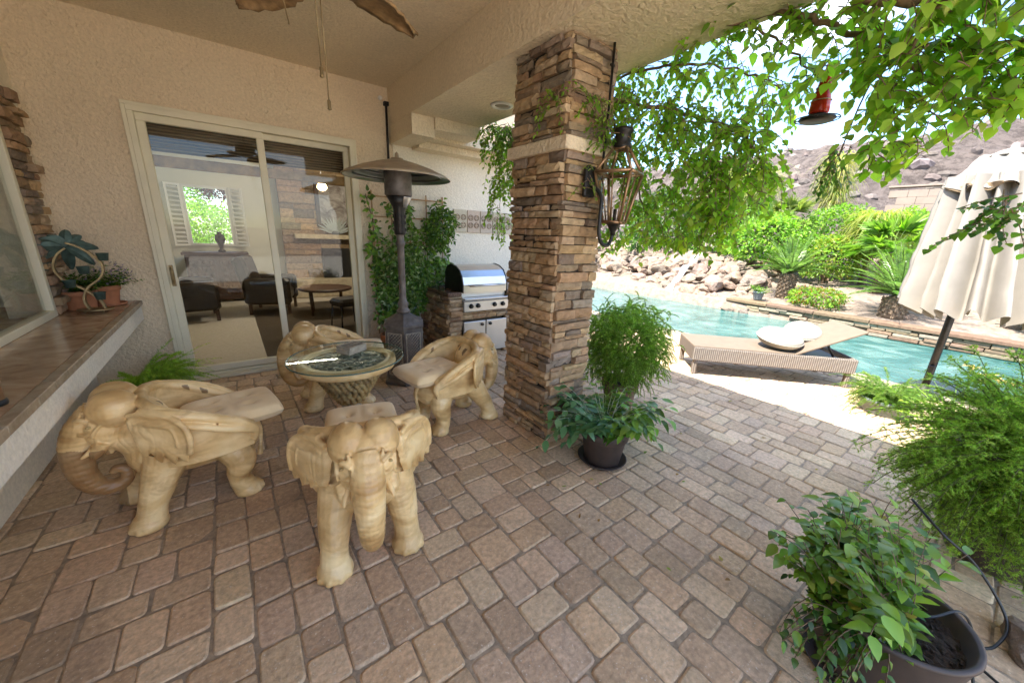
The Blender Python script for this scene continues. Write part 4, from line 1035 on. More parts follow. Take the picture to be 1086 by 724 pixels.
# ---- foliage helpers
GREEN = [(.085, .17, .03), (.12, .23, .035), (.06, .125, .022), (.16, .28, .045)]
LIME = [(.21, .35, .045), (.16, .29, .035), (.26, .40, .06), (.13, .23, .035)]
DARKG = [(.03, .075, .018), (.045, .10, .022), (.065, .13, .03)]
def leaf(mb, p, d, nrm, L_, W_, col, full=True, fold=.18, droop=.25):
    d = d.normalized(); s_ = d.cross(nrm); fold *= U(.3, 2.0); droop *= U(.2, 2.2); W_ *= U(.85, 1.15)
    if s_.length < 1e-4: s_ = d.orthogonal()
    s_.normalize(); n_ = s_.cross(d)
    if full:
        def P(t, w_): return p+d*(L_*t)-n_*(droop*L_*t*t)+s_*(w_*W_)+n_*(abs(w_)*W_*fold)
        vs = [P(0, 0), P(.12, .32), P(.38, .5), P(.72, .32), P(1, 0), P(.72, -.32), P(.38, -.5), P(.12, -.32), P(.38, 0), P(.72, 0)]
        mb.add(vs, [(0, 1, 2, 8), (8, 2, 3, 9), (9, 3, 4), (0, 8, 6, 7), (8, 9, 5, 6), (9, 4, 5)], col, True)
    else:
        vs = [p, p+d*(L_*.45)+s_*(W_*.5)+n_*(W_*.12), p+d*L_-n_*(droop*L_), p+d*(L_*.45)-s_*(W_*.5)+n_*(W_*.12)]
        mb.add(vs, [(0, 1, 2), (0, 2, 3)], col, False)
def sprig(mb, p, d, n, span, L_, W_, pal, full=True, st=None, grav=.35):
    """an arching shoot with alternating leaves"""
    d = d.normalized(); pts = [p]; q = p.copy()
    for i in range(n):
        q = q+d*(span/n); d = (d+Vector((U(-.12, .12), U(-.12, .12), -grav/n+U(-.08, .08)))).normalized(); pts.append(q.copy())
        s_ = d.cross(Vector((0, 0, 1)));
        if s_.length < .05: s_ = rdir()
        s_.normalize(); sg = 1 if i % 2 else -1; k = U(.7, 1.2)
        leaf(mb, q, s_*sg*U(.6, 1)+d*U(.3, .8)+Vector((0, 0, U(-.4, .2))), Vector((U(-.3, .3), U(-.3, .3), 1)), L_*k, W_*k, jc(random.choice(pal), .2, .12), full)
    if st is not None: st.tube(pts, [.0028*(1-.5*i/len(pts)) for i in range(len(pts))], 4)
    return pts
def needles(mb, p, d, span, n, nl, pal, grav=.9, dens=7, wdt=.0022, th=.5):
    """a feathery asparagus plume; needles stand round an arching stem"""
    d = d.normalized(); q = p.copy(); ax = []
    for i in range(n):
        t = i/n; q = q+d*(span/n); d = (d+Vector((U(-.05, .05), U(-.05, .05), -grav/n))).normalized()
        tl = nl*(1-.65*t)*min(1, .35+t*4); col = jc(random.choice(pal), .22, .1); ax.append(q.copy())
        for k in range(dens):
            e = rdir(); e = (e-d*e.dot(d)*.8+d*th).normalized(); s_ = e.cross(d)
            if s_.length < 1e-3: continue
            s_ = s_.normalized()*wdt; a = q+d*U(-.5, .5)*span/n
            mb.add([a-s_, a+s_, a+e*tl*U(.7, 1.1)], [(0, 1, 2)], col)
    return ax

# plants on the counter
pp = thing('potted_flowers', 'terracotta pot of bushy green leaves and mauve flowers on the counter', 'potted plant', (-.90, 4.60, CZ))
mb = potmesh(.095, .17); mb.lathe((0, 0, 0), [(.10, 0), (.115, .004), (.12, .018), (.112, .018), (.10, .008)], 28); mb.build('pot', 'terracotta', pp); soil_in(.095, .17, pp)
fo = MB()
for k in range(120): sprig(fo, Vector((U(-.05, .05), U(-.05, .05), .15)), Vector((U(-1, 1.3), U(-1, 1), U(.3, 1.2))), 7, U(.12, .22), .030, .014, GREEN+DARKG, False)
fo.build('foliage', 'leaf', pp)
fo = MB()
for k in range(40):
    d = Vector((U(-.2, 1.3), U(-1, .6), U(.1, .9))).normalized(); p = Vector((0, 0, .17))+d*U(.13, .20)
    for i in range(6): leaf(fo, p+d*i*.008, rdir(0, 1), rdir(), .014, .008, jc((.26, .20, .40), .2), False)
fo.build('flowers', 'leaf', pp)
pq = thing('potted_shrub', 'wide terracotta bowl with dark green foliage behind the metal palm on the counter', 'potted plant', (-1.02, 4.45, CZ))
potmesh(.10, .15, .8).build('pot', 'terracotta', pq); soil_in(.10, .15, pq); fo = MB()
for k in range(70): sprig(fo, Vector((U(-.05, .05), U(-.05, .05), .13)), Vector((U(-.7, 1), U(-1, 1), U(.5, 1.4))), 6, U(.10, .19), .034, .018, DARKG+GREEN, False)
fo.build('foliage', 'leaf', pq)
can = thing('tealight_holder', 'small copper coloured cup with dark base on the near counter edge', 'candle holder', (-.815, 2.24, CZ))
mb = MB(); mb.lathe((0, 0, 0), [(.034, 0), (.036, .006), (.036, .018), (.031, .022)], 24); mb.build('base', 'black_plastic', can)
mb = MB(); mb.lathe((0, 0, 0), [(.030, .022), (.030, .082), (.033, .086), (.033, .092), (.027, .092), (.027, .03), (.001, .03)], 24, cap=False); mb.build('cup', 'copper', can)

# ================================================================ ROOM FURNITURE
def armchair(x, y, a, lab):
    t = thing('leather_armchair', lab, 'armchair', (x, y, -.01), a, 'dark armchairs inside the room')
    def soft(name, c, d, rot=None, mat='leather'):
        mb = MB(); mb.box(c, d, rot, bev=.045); mb.build(name, mat, t)
    soft('seat', (0, 0, .33), (.62, .60, .22)); soft('backrest', (-.34, 0, .66), (.20, .66, .70), RY(-.22)); soft('armrest', (0, .37, .42), (.72, .16, .46)); soft('armrest', (0, -.37, .42), (.72, .16, .46))
    for sx in (-.3, .3):
        for sy in (-.34, .34): mb = MB(); mb.box((sx, sy, .10), (.05, .05, .20)); mb.build('leg', 'dark_wood', t)
armchair(.55, 8.2, R(-15), 'dark brown leather armchair inside the room left of the round coffee table')
armchair(2.35, 7.7, R(170), 'dark brown armchair inside the room right of the round coffee table')
armchair(-.62, 8.0, R(5), 'dark armchair inside the room against its left wall')
t = thing('coffee_table', 'round dark wooden coffee table inside the room before the fireplace', 'table', (1.35, 7.6, -.01))
mb = MB(); mb.lathe((0, 0, 0), [(.42, .44), (.45, .45), (.45, .48), (.43, .49)], 40); mb.build('tabletop', 'dark_wood', t)
for k in range(4): mb = MB(); a = k*PI/2+.6; mb.tube([(.36*math.cos(a), .36*math.sin(a), .44), (.34*math.cos(a), .34*math.sin(a), 0)], .022, 8); mb.build('leg', 'dark_wood', t)
for x, y, lab in ((1.45, 6.45, 'small dark upholstered stool inside just beyond the right glass panel'), (2.05, 6.55, 'dark iron side stool inside at the right edge of the glass door')):
    t = thing('footstool', lab, 'stool', (x, y, -.01), .3, 'stools inside the room'); mb = MB(); mb.box((0, 0, .40), (.44, .36, .12), bev=.04); mb.build('seat', 'leather', t)
    for sx in (-.18, .18):
        for sy in (-.14, .14): mb = MB(); mb.tube([(sx, sy, .36), (sx*1.15, sy*1.15, 0)], .012, 6); mb.build('leg', 'dark_metal', t)
t = thing('carved_chest', 'dark carved wooden cabinet under the far window inside the room', 'cabinet', (-.22, 9.72, -.01))
mb = MB(); mb.box((0, 0, .50), (.98, .42, .90), bev=.01); mb.box((0, 0, .97), (1.06, .48, .05), bev=.01); mb.build('carcass', 'dark_wood', t)
for sx in (-.25, .25):
    mb = MB(); mb.box((sx, -.222, .5), (.44, .02, .76), bev=.006)
    for i in range(4):
        for j in range(6): mb.ell((sx-.15+i*.10, -.236, .20+j*.12), (.038, .012, .044), n=10, m=5)
    mb.build('carved_door', 'dark_wood', t)
mb = MB(); mb.lathe((-.12, 9.70, .985), [(.06, 0), (.07, .02), (.03, .06), (.05, .16), (.09, .24), (.07, .33), (.03, .36), (.05, .39)], 20); o = mb.build('vase', 'dark_metal'); tag(o, 'dark metal vase on the cabinet before the far window', 'vase')
mb = MB(); mb.box((2.15, BY-.47, 2.05), (.92, .05, 1.0), bev=.01); o = mb.build('picture_frame', 'dark_wood'); tag(o, 'large dark framed picture hanging over the fireplace mantel inside', 'picture')
mb = MB(); mb.box((2.15, BY-.502, 2.05), (.76, .012, .84)); mb.build('picture', 'painting', o)
ag = thing('agave_ornament', 'silvery agave sculpture standing on the mantel before the picture', 'ornament', (2.05, BY-.53, 1.39)); mb = MB()
for k in range(14): a = -1.3+2.6*k/13; leaf(mb, Vector((0, 0, .03)), Vector((math.sin(a), U(-.3, 0), math.cos(a))), Vector((0, -1, 0)), U(.32, .42), .06, (.42, .45, .44), True, .3, .02)
mb.build('blades', 'plain_col', ag); mb = MB(); mb.lathe((0, 0, 0), [(.07, 0), (.09, .05), (.06, .08)], 16); mb.build('pot', 'pot_grey', ag)
cl = thing('pendant_lamp', 'lit amber pendant lamp hanging inside the room near the fireplace', 'lamp', (1.55, 8.1, 0)); mb = MB(); mb.tube([(0, 0, 3.0), (0, 0, 2.36)], .008, 6); mb.build('rod', 'dark_metal', cl)
mb = MB(); mb.lathe((0, 0, 0), [(.02, 2.36), (.07, 2.32), (.09, 2.26), (.06, 2.22), (.02, 2.20)], 20); mb.build('lamp_shade', 'lamp_glow', cl)
li = bpy.data.lights.new('pendant_light', 'POINT'); li.energy = 12; li.color = (1, .88, .74); li.shadow_soft_size = .15; lo = bpy.data.objects.new('pendant_light', li); COL.objects.link(lo); lo.location = (1.55, 7.6, 2.4); lo.parent = cl; lo.location = (0, -.3, 2.3)

# hedge and tree beyond the far window
def shrub(name, lab, cat, c, rad, n, L_, W_, pal, full=False, group=None, stems=6, mat='leaf', base=None, lump=.35):
    t = thing(name, lab, cat, (c[0], c[1], base if base is not None else c[2]-rad[2]), group=group); bz = t.location.z; c = Vector((0, 0, c[2]-bz)); mb = MB(); sd = Vector((U(0, 50), U(0, 50), 0))
    for k in range(n):
        u = rdir(-.75, 1); r = U(.45, 1)**.45; r *= 1+lump*noise.noise(u*2.3+sd)
        p = c+Vector((u.x*rad[0]*r, u.y*rad[1]*r, u.z*rad[2]*r)); d = (u+rdir()*.9).normalized(); k_ = U(.6, 1.25)
        leaf(mb, p, d, Vector((u.x*.5, u.y*.5, 1))+rdir()*.5, L_*k_, W_*k_, jc(random.choice(pal), .25, .15), full)
    mb.build('foliage', mat, t); st = MB()
    for k in range(stems):
        u = rdir(.1, 1); e = c+Vector((u.x*rad[0]*.75, u.y*rad[1]*.75, u.z*rad[2]*.7)); st.tube(spline([(U(-.08, .08)*rad[0], U(-.08, .08)*rad[1], 0), (e.x*.4, e.y*.4, e.z*.5), e], 4), lerp_list([.03, .018, .008], 9), 5)
    st.build('stem', 'bark', t); return t
shrub('hedge', 'bright green clipped hedge seen through the far window of the room', 'hedge', (-.6, 15.2, 1.0), (3.4, .9, 1.15), 15000, .085, .05, LIME, stems=3, base=-.1, lump=.12)
shrub('shrub', 'taller bright green bush behind the hedge beyond the far window', 'bush', (-2.2, 18.5, 1.6), (2.5, 1.5, 1.6), 7000, .13, .08, LIME, base=-.1)
shrub('plum_tree', 'reddish purple leaved tree beyond the far window of the room', 'tree', (.5, 18.2, 3.3), (1.5, 1.2, 1.3), 6000, .11, .07, [(.14, .04, .05), (.19, .07, .08), (.10, .03, .04)], base=-.1)

# ================================================================ POTTED PLANTS OF THE PATIO
FEATH = [(.24, .39, .055), (.29, .44, .07), (.19, .32, .045), (.36, .49, .10)]
# foxtail fern by the column
t = thing('foxtail_fern', 'tall rounded mass of feathery bright green asparagus fern just right of the column', 'fern', (2.86, 2.00, 0))
potmesh(.17, .26, .75).build('pot', 'pot_clay_big', t); soil_in(.17, .26, t); fo = MB(); st = MB()
for k in range(2400):
    d = rdir(-.95, 1); lum_ = 1+.30*noise.noise(d*2.2+Vector((3, 1, 7))); pp_ = Vector((d.x*.41, d.y*.41, d.z*.41))*U(.45, 1)*lum_; d2 = (d*.55+rdir(-.6, .9)).normalized()
    ax = needles(fo, Vector((0, 0, .60))+pp_, d2, U(.07, .17), 14, .030, FEATH, U(.8, 2.4), 8, .0014, .5)
    st.tube(ax[::4], .0025, 4, (.1, .16, .03))
fo.build('foliage', 'needle', t); st.build('stem', 'needle', t)
# leafy planter before the column
t = thing('leafy_planter', 'round dark brown planter of spreading two-tone green leaves at the foot of the column', 'potted plant', (1.98, 1.46, 0))
mb = potmesh(.165, .27, .74); mb.build('pot', 'pot_brown', t)
mb = MB(); mb.lathe((0, 0, 0), [(.001, .004), (.145, .004), (.175, .035), (.168, .035), (.14, .012), (.001, .012)], 36, cap=False); mb.build('saucer', 'pot_brown', t); soil_in(.165, .27, t)
fo = MB(); st = MB()
for k in range(150):
    a = U(0, 2*PI); p = Vector((math.cos(a)*U(0, .12), math.sin(a)*U(0, .12), .25)); near_ = math.cos(a+2.2) > .2; sp_ = U(.16, .24) if near_ else U(.24, .46)
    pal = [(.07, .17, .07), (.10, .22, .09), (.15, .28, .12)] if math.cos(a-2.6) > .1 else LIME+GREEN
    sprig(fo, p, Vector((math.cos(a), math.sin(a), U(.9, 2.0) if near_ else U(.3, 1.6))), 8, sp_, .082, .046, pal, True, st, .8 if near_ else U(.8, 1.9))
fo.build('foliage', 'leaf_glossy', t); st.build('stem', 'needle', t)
# big bowl bottom right
t = thing('leafy_bowl', 'wide dark brown planter bowl in the near corner with a bushy bright leaved vine', 'potted plant', (1.74, -.035, 0)); t.scale = (.88, .88, .94)
mb = MB(); mb.lathe((0, 0, 0), [(.001, 0), (.165, 0), (.175, .01), (.215, .16), (.243, .325), (.250, .335), (.248, .347), (.238, .350), (.228, .343), (.205, .24), (.001, .24)], 64, cap=False); mb.build('pot', 'pot_brown', t)
mb = MB(); mb.lathe((0, 0, 0), [(.001, .003), (.21, .003), (.235, .03), (.228, .03), (.2, .01), (.001, .01)], 48, cap=False); mb.build('saucer', 'pot_brown', t)
mb = MB()
vs = []; fs = []; n = 26
for j in range(n+1):
    for i in range(n+1):
        x = -.225+.45*i/n; y = -.225+.45*j/n; r = math.hypot(x, y); sc_ = min(1, .224/max(r, 1e-6)) if r > .224 else 1
        vs.append((x*sc_, y*sc_, .285+.012*noise.noise(Vector((x*30, y*30, 0)))+.008*U(-1, 1)))
for j in range(n):
    for i in range(n): a = j*(n+1)+i; fs.append((a, a+1, a+n+2, a+n+1))
mb.add(vs, fs, smooth=False)
for k in range(160): a = U(0, 6.28); r = .21*math.sqrt(random.random()); mb.box((r*math.cos(a), r*math.sin(a), .292), (U(.006, .02), U(.004, .01), U(.004, .01)), RZ(U(0, 3)))
mb.build('soil', 'soil', t)
fo = MB(); st = MB()
for k in range(235):
    a = U(-.4, 3.1); p = Vector((U(-.19, .15), U(-.08, .19), .29)); d = Vector((math.cos(a)*.8-.05, math.sin(a)*.5+.2, U(.8, 2.8))); sz_ = U(.035, .075)
    sprig(fo, p, d, 9, U(.15, .40), sz_, sz_*U(.55, .72), LIME+LIME+GREEN+[(.34, .34, .07)], True, st, U(.4, 1.3))
for k in range(16):
    a = U(2.3, 3.4); p = Vector((U(-.2, -.1), U(-.05, .12), .31)); sprig(fo, p, Vector((math.cos(a), math.sin(a)*.6+.2, U(.1, .8))), 9, U(.15, .34), U(.03, .055), U(.02, .034), GREEN+DARKG, True, st, 2.0)
for k in range(30):
    a = U(.2, 2.6); p = Vector((U(-.12, .12), U(-.10, .14), .285)); sprig(fo, p, Vector((math.cos(a), math.sin(a), U(.1, .8))), 7, U(.12, .28), .050, .030, DARKG+[(.06, .14, .06)], True, st, U(.8, 1.6))
for k in range(8):
    a = U(2.2, 3.4); p = Vector((.2*math.cos(a), .2*math.sin(a), .32)); sprig(fo, p, Vector((math.cos(a), math.sin(a), .3)), 9, U(.20, .34), .032, .022, GREEN, True, st, 3.2)
fo.build('foliage', 'leaf_glossy', t); st.build('stem', 'bark', t)
mb = MB(); mb.tube(spline([(-.09, .05, .30), (0, -.03, .325), (.10, -.11, .33), (.20, -.17, .345), (.25, -.22, .27), (.26, -.26, .12), (.22, -.30, .02), (.10, -.36, .012), (.0, -.42, .012)], 6), .0052, 8)
mb.build('drip_tube', 'black_plastic', t)
mb = MB(); mb.tube(spline([(2.45, .02, .42), (2.36, -.10, .36), (2.40, -.22, .26), (2.38, -.34, .10), (2.28, -.33, .02), (2.16, -.26, .015), (2.04, -.42, .015), (1.9, -.6, .015)], 7), .0055, 8); tag(mb.build('drip_hose', 'black_plastic'), 'black irrigation hose curling over the ground in the near right corner', 'hose')
o = bpy.data.objects.new('garden_stone', BM_[2]); COL.objects.link(o); o.location = (2.38, -.44, .03); o.scale = (.13, .14, .10); tag(o, 'rough pale stone lying at the near right corner of the paving', 'stone')
# large clay pot with asparagus
t = thing('asparagus_pot', 'large brown clay urn overflowing with fine airy asparagus fern at the right', 'potted plant', (3.02, -.30, 0))
mb = MB(); mb.lathe((0, 0, 0), [(.001, 0), (.16, 0), (.17, .02), (.24, .18), (.275, .36), (.25, .52), (.235, .56), (.265, .59), (.27, .62), (.245, .63), (.23, .60), (.22, .54), (.001, .54)], 48, cap=False); mb.build('pot', 'pot_brown', t); s_ = MB(); s_.lathe((0, 0, 0), [(.23, .57), (.1, .58), (.001, .575)], 20, cap=False); s_.build('soil', 'soil', t)
fo = MB(); st = MB()
for k in range(560):
    a = U(0, 2*PI) if k < 400 else U(1.6, 4.4); el = U(-.35, 1.45) if k < 400 else U(-.6, .4); d = Vector((math.cos(a)*math.cos(el)-.08, math.sin(a)*math.cos(el)+.12, math.sin(el)+.1))
    ax = []
    q = Vector((U(-.12, .12), U(-.12, .12), .58)); dd = d.normalized(); n_ = 26; span = U(.30, .64)
    for i in range(n_):
        q = q+dd*(span/n_); dd = (dd+Vector((U(-.06, .06), U(-.06, .06), -U(1.1, 1.9)/n_))).normalized(); ax.append(q.copy())
        if i > 3:
            for s2 in range(2):
                e = (rdir(-.3, .6)+dd*.6).normalized(); needles(fo, q, e, U(.04, .12)*(1-.4*i/n_), 8, .016, FEATH+[(.14, .17, .04)], .5, 5, .0011, .3)
    st.tube(ax[::3], .0024, 4, (.13, .15, .05))
fo.build('foliage', 'needle', t); st.build('stem', 'needle', t)
# low dark pot of lime fern near the lounger
t = thing('lime_fern', 'pale lime green fern in a low dark pot on the sunny paving by the lounger', 'potted plant', (5.02, .44, 0))
potmesh(.20, .15, .8).build('pot', 'pot_grey', t); soil_in(.20, .15, t); fo = MB()
for k in range(120):
    a = U(0, 2*PI); needles(fo, Vector((U(-.1, .1), U(-.1, .1), .13)), Vector((math.cos(a), math.sin(a), U(.3, 2))), U(.25, .48), 26, .05, [(.15, .24, .05), (.20, .29, .07), (.11, .20, .04)], 1.6, 7, .0028, .5)
fo.build('foliage', 'needle', t)
# daylily like clump
t = thing('daylily_clump', 'strap leaved clump with pale orange flowers growing at the right beside the umbrella pole', 'flowering plant', (4.55, -.16, 0)); fo = MB()
def strap(mb, p, d, L_, W_, col, grav, n=8):
    d = d.normalized(); s_ = d.cross(Vector((0, 0, 1))).normalized() if abs(d.z) < .98 else Vector((1, 0, 0)); q = p.copy(); vs = []
    for i in range(n+1):
        t_ = i/n; w_ = W_*.5*(math.sin(PI*(t_*.85+.15)))**.6*(1-t_**4); vs += [q+s_*w_, q+Vector((0, 0, -W_*.15)), q-s_*w_]; q = q+d*(L_/n); d = (d+Vector((0, 0, -grav/n))).normalized()
    mb.add(vs, [(i*3+k, i*3+k+1, i*3+k+4, i*3+k+3) for i in range(n) for k in range(2)], col, True)
for k in range(150):
    a = U(0, 2*PI); strap(fo, Vector((U(-.16, .16), U(-.16, .16), .0)), Vector((math.cos(a), math.sin(a), U(.9, 3))), U(.35, .62), .022, jc(random.choice(LIME), .2), U(.8, 2.2))
for k in range(60): a = U(0, 2*PI); sprig(fo, Vector((U(-.3, .3), U(-.3, .3), .1)), Vector((math.cos(a), math.sin(a), 1)), 8, U(.2, .4), .05, .03, LIME, True)
fo.build('foliage', 'leaf', t); fl = MB()
for k in range(5):
    c = Vector((U(-.12, .12), U(-.05, .2), U(.60, .70))); 
    for i in range(6): a = i*PI/3; leaf(fl, c, Vector((math.cos(a), math.sin(a), .5)), Vector((0, 0, 1)), .07, .026, jc((.62, .42, .18), .1), True, .2, .5)
fl.build('flowers', 'leaf', t); st = MB()
for k in range(5): st.tube([(U(-.05, .05), 0, .02), (U(-.12, .12), U(-.05, .2), .62)], .004, 5, (.1, .2, .04))
st.build('stem', 'needle', t)
# fern under the counter
t = thing('floor_fern', 'soft green asparagus fern on the floor under the counter corner by the door', 'fern', (-.74, 4.25, 0))
potmesh(.13, .20, .8).build('pot', 'pot_brown', t); soil_in(.13, .20, t); fo = MB()
for k in range(150):
    a = U(-1.9, 1.5); d = Vector((math.cos(a), math.sin(a), U(.15, 1.0)))
    needles(fo, Vector((U(-.05, .05), U(-.05, .05), .20)), d, U(.30, .55), 30, .05, FEATH, U(.6, 1.4), 8, .0018, .5)
fo.build('foliage', 'needle', t)
# trellis with climber behind the heater
t = thing('wall_trellis', 'thin brown trellis mounted on the house wall right of the door', 'trellis')
mb = MB()
for x in (1.43, 1.66, 1.89, 2.12, 2.35): mb.box((x, YD-.035, 1.12), (.016, .012, 1.75), bev=.003)
for z in (.5, .8, 1.1, 1.4, 1.7, 1.93): mb.box((1.89, YD-.048, z), (1.0, .012, .016), bev=.003)
mb.build('lattice', 'bamboo', t)
t = thing('climbing_plant', 'glossy variegated climber rising from a terracotta pot up the wall trellis', 'climber', (1.52, 4.48, 0))
potmesh(.15, .30, .75).build('pot', 'terracotta', t); soil_in(.15, .30, t); fo = MB(); st = MB()
for k in range(26):
    x = U(-.12, .88); zt = U(.7, 1.98) if x > .35 or random.random() < .6 else U(.4, 1.6)
    pts = spline([(U(-.05, .05), U(-.05, .05), .28), (x*.5+U(-.1, .1), .16, .28+zt*.3), (x+U(-.1, .1), .21, .3+zt*.55), (x+U(-.12, .12), .20, zt)], 10); st.tube(pts, .005, 5)
    for p in pts[5:]:
        for q in range(4):
            d = Vector((U(-1, 1), -U(.1, 1), U(-.8, .6))); c = random.choice(GREEN+LIME[:1]+[(.30, .36, .16)]*(1 if random.random() < .5 else 0))
            leaf(fo, p+rdir()*.05+Vector((0, -.02, 0)), d, Vector((U(-.5, .5), -1, U(0, 1))), U(.045, .08), U(.028, .042), jc(c, .2), True)
for k in range(900):
    a = rdir(); p = Vector((.72+a.x*.24*U(.4, 1), .08+a.y*.16, 1.62+a.z*.34*U(.4, 1))); leaf(fo, p, rdir(-1, .4), rdir(0, 1), U(.045, .07), .032, jc(random.choice(GREEN), .25), False)
for k in range(1700):
    a = rdir(); p = Vector((.20+a.x*.38*U(.3, 1), .10+a.y*.16, 1.02+a.z*.62*U(.3, 1))); leaf(fo, p, rdir(-1, .4), rdir(0, 1), U(.045, .07), .032, jc(random.choice(GREEN+[(.25, .33, .13), (.36, .42, .20)]), .25), False)
fo.build('foliage', 'leaf_glossy', t); st.build('stem', 'vine_bark', t)

# ================================================================ HANGING VINES
def nearer(k, pts, keep=1):
    """draw a run of points in towards the eave, keeping the first where it is fixed"""
    e = Vector((0, 0, H)); return [Vector(p) if i < keep else e+(Vector(p)-e)*k for i, p in enumerate(pts)]
def vine(name, lab, branches, nspr, spr_len, L_, W_, pal, grav, loc=(0, 0, 0), nl=10, blobs=(), full=True, brad=.010, start=0, near=1):
    if near != 1:
        branches = [(nearer(near, p), r) for p, r in branches]; blobs = [(nearer(near, [c], 0)[0], tuple(q*near for q in rad), n) for c, rad, n in blobs]
    t = thing(name, lab, 'vine', loc); o3 = Vector(loc); fo = MB(); st = MB(); cand = []
    for pts, r in branches:
        sp = spline(pts, 8); 
        for i in range(1, len(sp)-1): sp[i] = sp[i]+rdir()*.012
        st.tube([p-o3 for p in sp], lerp_list([r, r*.8, r*.45], len(sp)), 7); cand += [p-o3 for p in sp[start:]]
    for k in range(nspr):
        p = random.choice(cand)+rdir()*.05; d = rdir(-.9, .3); sprig(fo, p, d, nl, U(*spr_len), L_, W_, pal, full, st, grav)
    for c, rad, n in blobs:
        c = Vector(c)-o3
        for k in range(n):
            u = rdir()*U(.15, 1)**.5; p = c+Vector((u.x*rad[0], u.y*rad[1], u.z*rad[2])); sprig(fo, p, rdir(-1, .2), 4, U(.08, .16), L_, W_, pal, full, st, 1.0)
    fo.build('foliage', 'leaf', t); st.build('branch', 'vine_bark', t); return t
VG = [(.20, .36, .035), (.26, .43, .045), (.15, .28, .03), (.32, .48, .06)]
vine('hanging_vine', 'dense small leaved vine hanging from the roof edge right of the lantern', [
    ([(2.56, 2.55, 2.70), (2.75, 2.2, 2.62), (2.95, 1.75, 2.48), (3.1, 1.4, 2.30), (3.15, 1.2, 2.05)], .014),
    ([(2.56, 2.2, 2.74), (2.9, 1.9, 2.84), (3.2, 1.6, 2.80), (3.3, 1.3, 2.62)], .010),
    ([(2.60, 2.5, 2.68), (2.8, 2.35, 2.3), (2.9, 2.1, 1.95), (2.95, 1.95, 1.65)], .010),
    ([(2.95, 1.8, 2.45), (3.05, 1.6, 2.1), (3.05, 1.5, 1.75)], .008)],
    300, (.14, .36), .046, .036, VG+[(.34, .45, .08)], 1.8, nl=9,
    blobs=[((2.98, 1.62, 2.02), (.28, .38, .28), 90), ((2.95, 1.85, 1.78), (.22, .32, .26), 58), ((2.85, 2.15, 2.25), (.22, .25, .28), 60), ((3.05, 1.42, 2.35), (.22, .28, .22), 60), ((2.85, 2.3, 1.62), (.14, .16, .22), 32), ((2.95, 1.55, 1.62), (.15, .2, .14), 26), ((2.95, 1.75, 2.25), (.28, .42, .27), 80), ((2.9, 2.0, 2.55), (.25, .35, .15), 50), ((3.0, 1.35, 1.95), (.2, .25, .25), 60)], near=.86)
vine('flowering_vine', 'large leaved green creeper with brown twining branches hanging over the top right', [
    ([(2.56, 1.45, 2.84), (2.75, 1.1, 2.82), (2.85, .8, 2.64), (2.9, .45, 2.50), (2.95, .1, 2.46), (3.1, -.4, 2.5)], .016),
    ([(2.56, 1.0, 2.90), (2.7, .75, 2.74), (2.75, .5, 2.66), (2.85, .2, 2.62), (2.9, -.3, 2.60)], .020),
    ([(2.56, .3, 2.95), (2.6, .4, 2.72), (2.75, .55, 2.50), (2.95, .62, 2.28)], .010),
    ([(2.56, 1.7, 2.82), (2.7, 1.45, 2.88), (2.9, 1.2, 2.75), (3.05, 1.0, 2.55)], .010)],
    165, (.11, .34), .056, .044, VG+[(.34, .45, .08)], 1.2, nl=6,
    blobs=[((2.85, .42, 2.34), (.25, .34, .22), 84), ((2.85, .08, 2.34), (.25, .32, .24), 72), ((2.8, .62, 2.66), (.2, .25, .11), 24), ((2.9, .98, 2.80), (.2, .25, .09), 10), ((2.85, .50, 2.08), (.14, .17, .10), 20), ((2.85, .25, 2.62), (.25, .5, .14), 45)], near=.89)
for (x, y, z), n, lab in (((2.58, .055, 1.76), 7, 'dark leafy sprig reaching in at the right edge in front of the umbrella'), ((2.66, .70, 2.02), 6, 'small leafy twig dangling before the rocky hill')):
    t = thing('leafy_twig', lab, 'twig', (x, y, z)); fo = MB(); st = MB()
    for k in range(n*2): sprig(fo, Vector((U(-.04, .04), U(-.05, .05), U(-.06, .06))), Vector((U(-.5, .3), U(-.6, .9) if n == 7 else U(-.5, .5), U(-.9, .1))), 9, U(.12, .24), .034, .018 if n == 6 else .03, DARKG+GREEN, True, st, .5)
    st.tube(spline([(0, -.05, 0), (.0, -.3, .25), (.1, -.7, .75)] if n == 7 else [(0, 0, 0), (.05, -.03, .3), (.15, -.1, .62)], 5), .004, 5)
    fo.build('foliage', 'leaf', t); st.build('stem', 'vine_bark', t)
vine('column_vine', 'light green creeper draped across the upper stones of the column', [
    ([(1.72, 2.1, 2.40), (1.74, 1.82, 2.38), (2.0, 1.80, 2.36), (2.2, 1.82, 2.45), (2.45, 2.0, 2.62)], .004)],
    26, (.08, .22), .034, .021, LIME, 1.5, nl=9, blobs=[((2.0, 1.76, 2.27), (.08, .05, .17), 34), ((2.22, 1.84, 2.30), (.09, .09, .14), 34), ((1.90, 1.78, 1.93), (.035, .04, .12), 7)], full=True)
vine('ivy_curtain', 'bright green creeper hanging from the roof edge between the column and the grill', [
    ([(2.56, 4.0, 2.72), (2.58, 3.7, 2.68), (2.58, 3.4, 2.62), (2.58, 3.1, 2.60)], .006), ([(2.58, 3.7, 2.66), (2.57, 3.72, 2.1), (2.57, 3.70, 1.70)], .004), ([(2.58, 3.5, 2.6), (2.58, 3.45, 2.1)], .004)],
    130, (.18, .42), .046, .032, LIME, 2.4, nl=9, blobs=[((2.57, 3.62, 2.45), (.10, .28, .20), 60), ((2.57, 3.72, 2.18), (.08, .15, .2), 24), ((2.57, 3.45, 2.1), (.07, .12, .16), 18)])
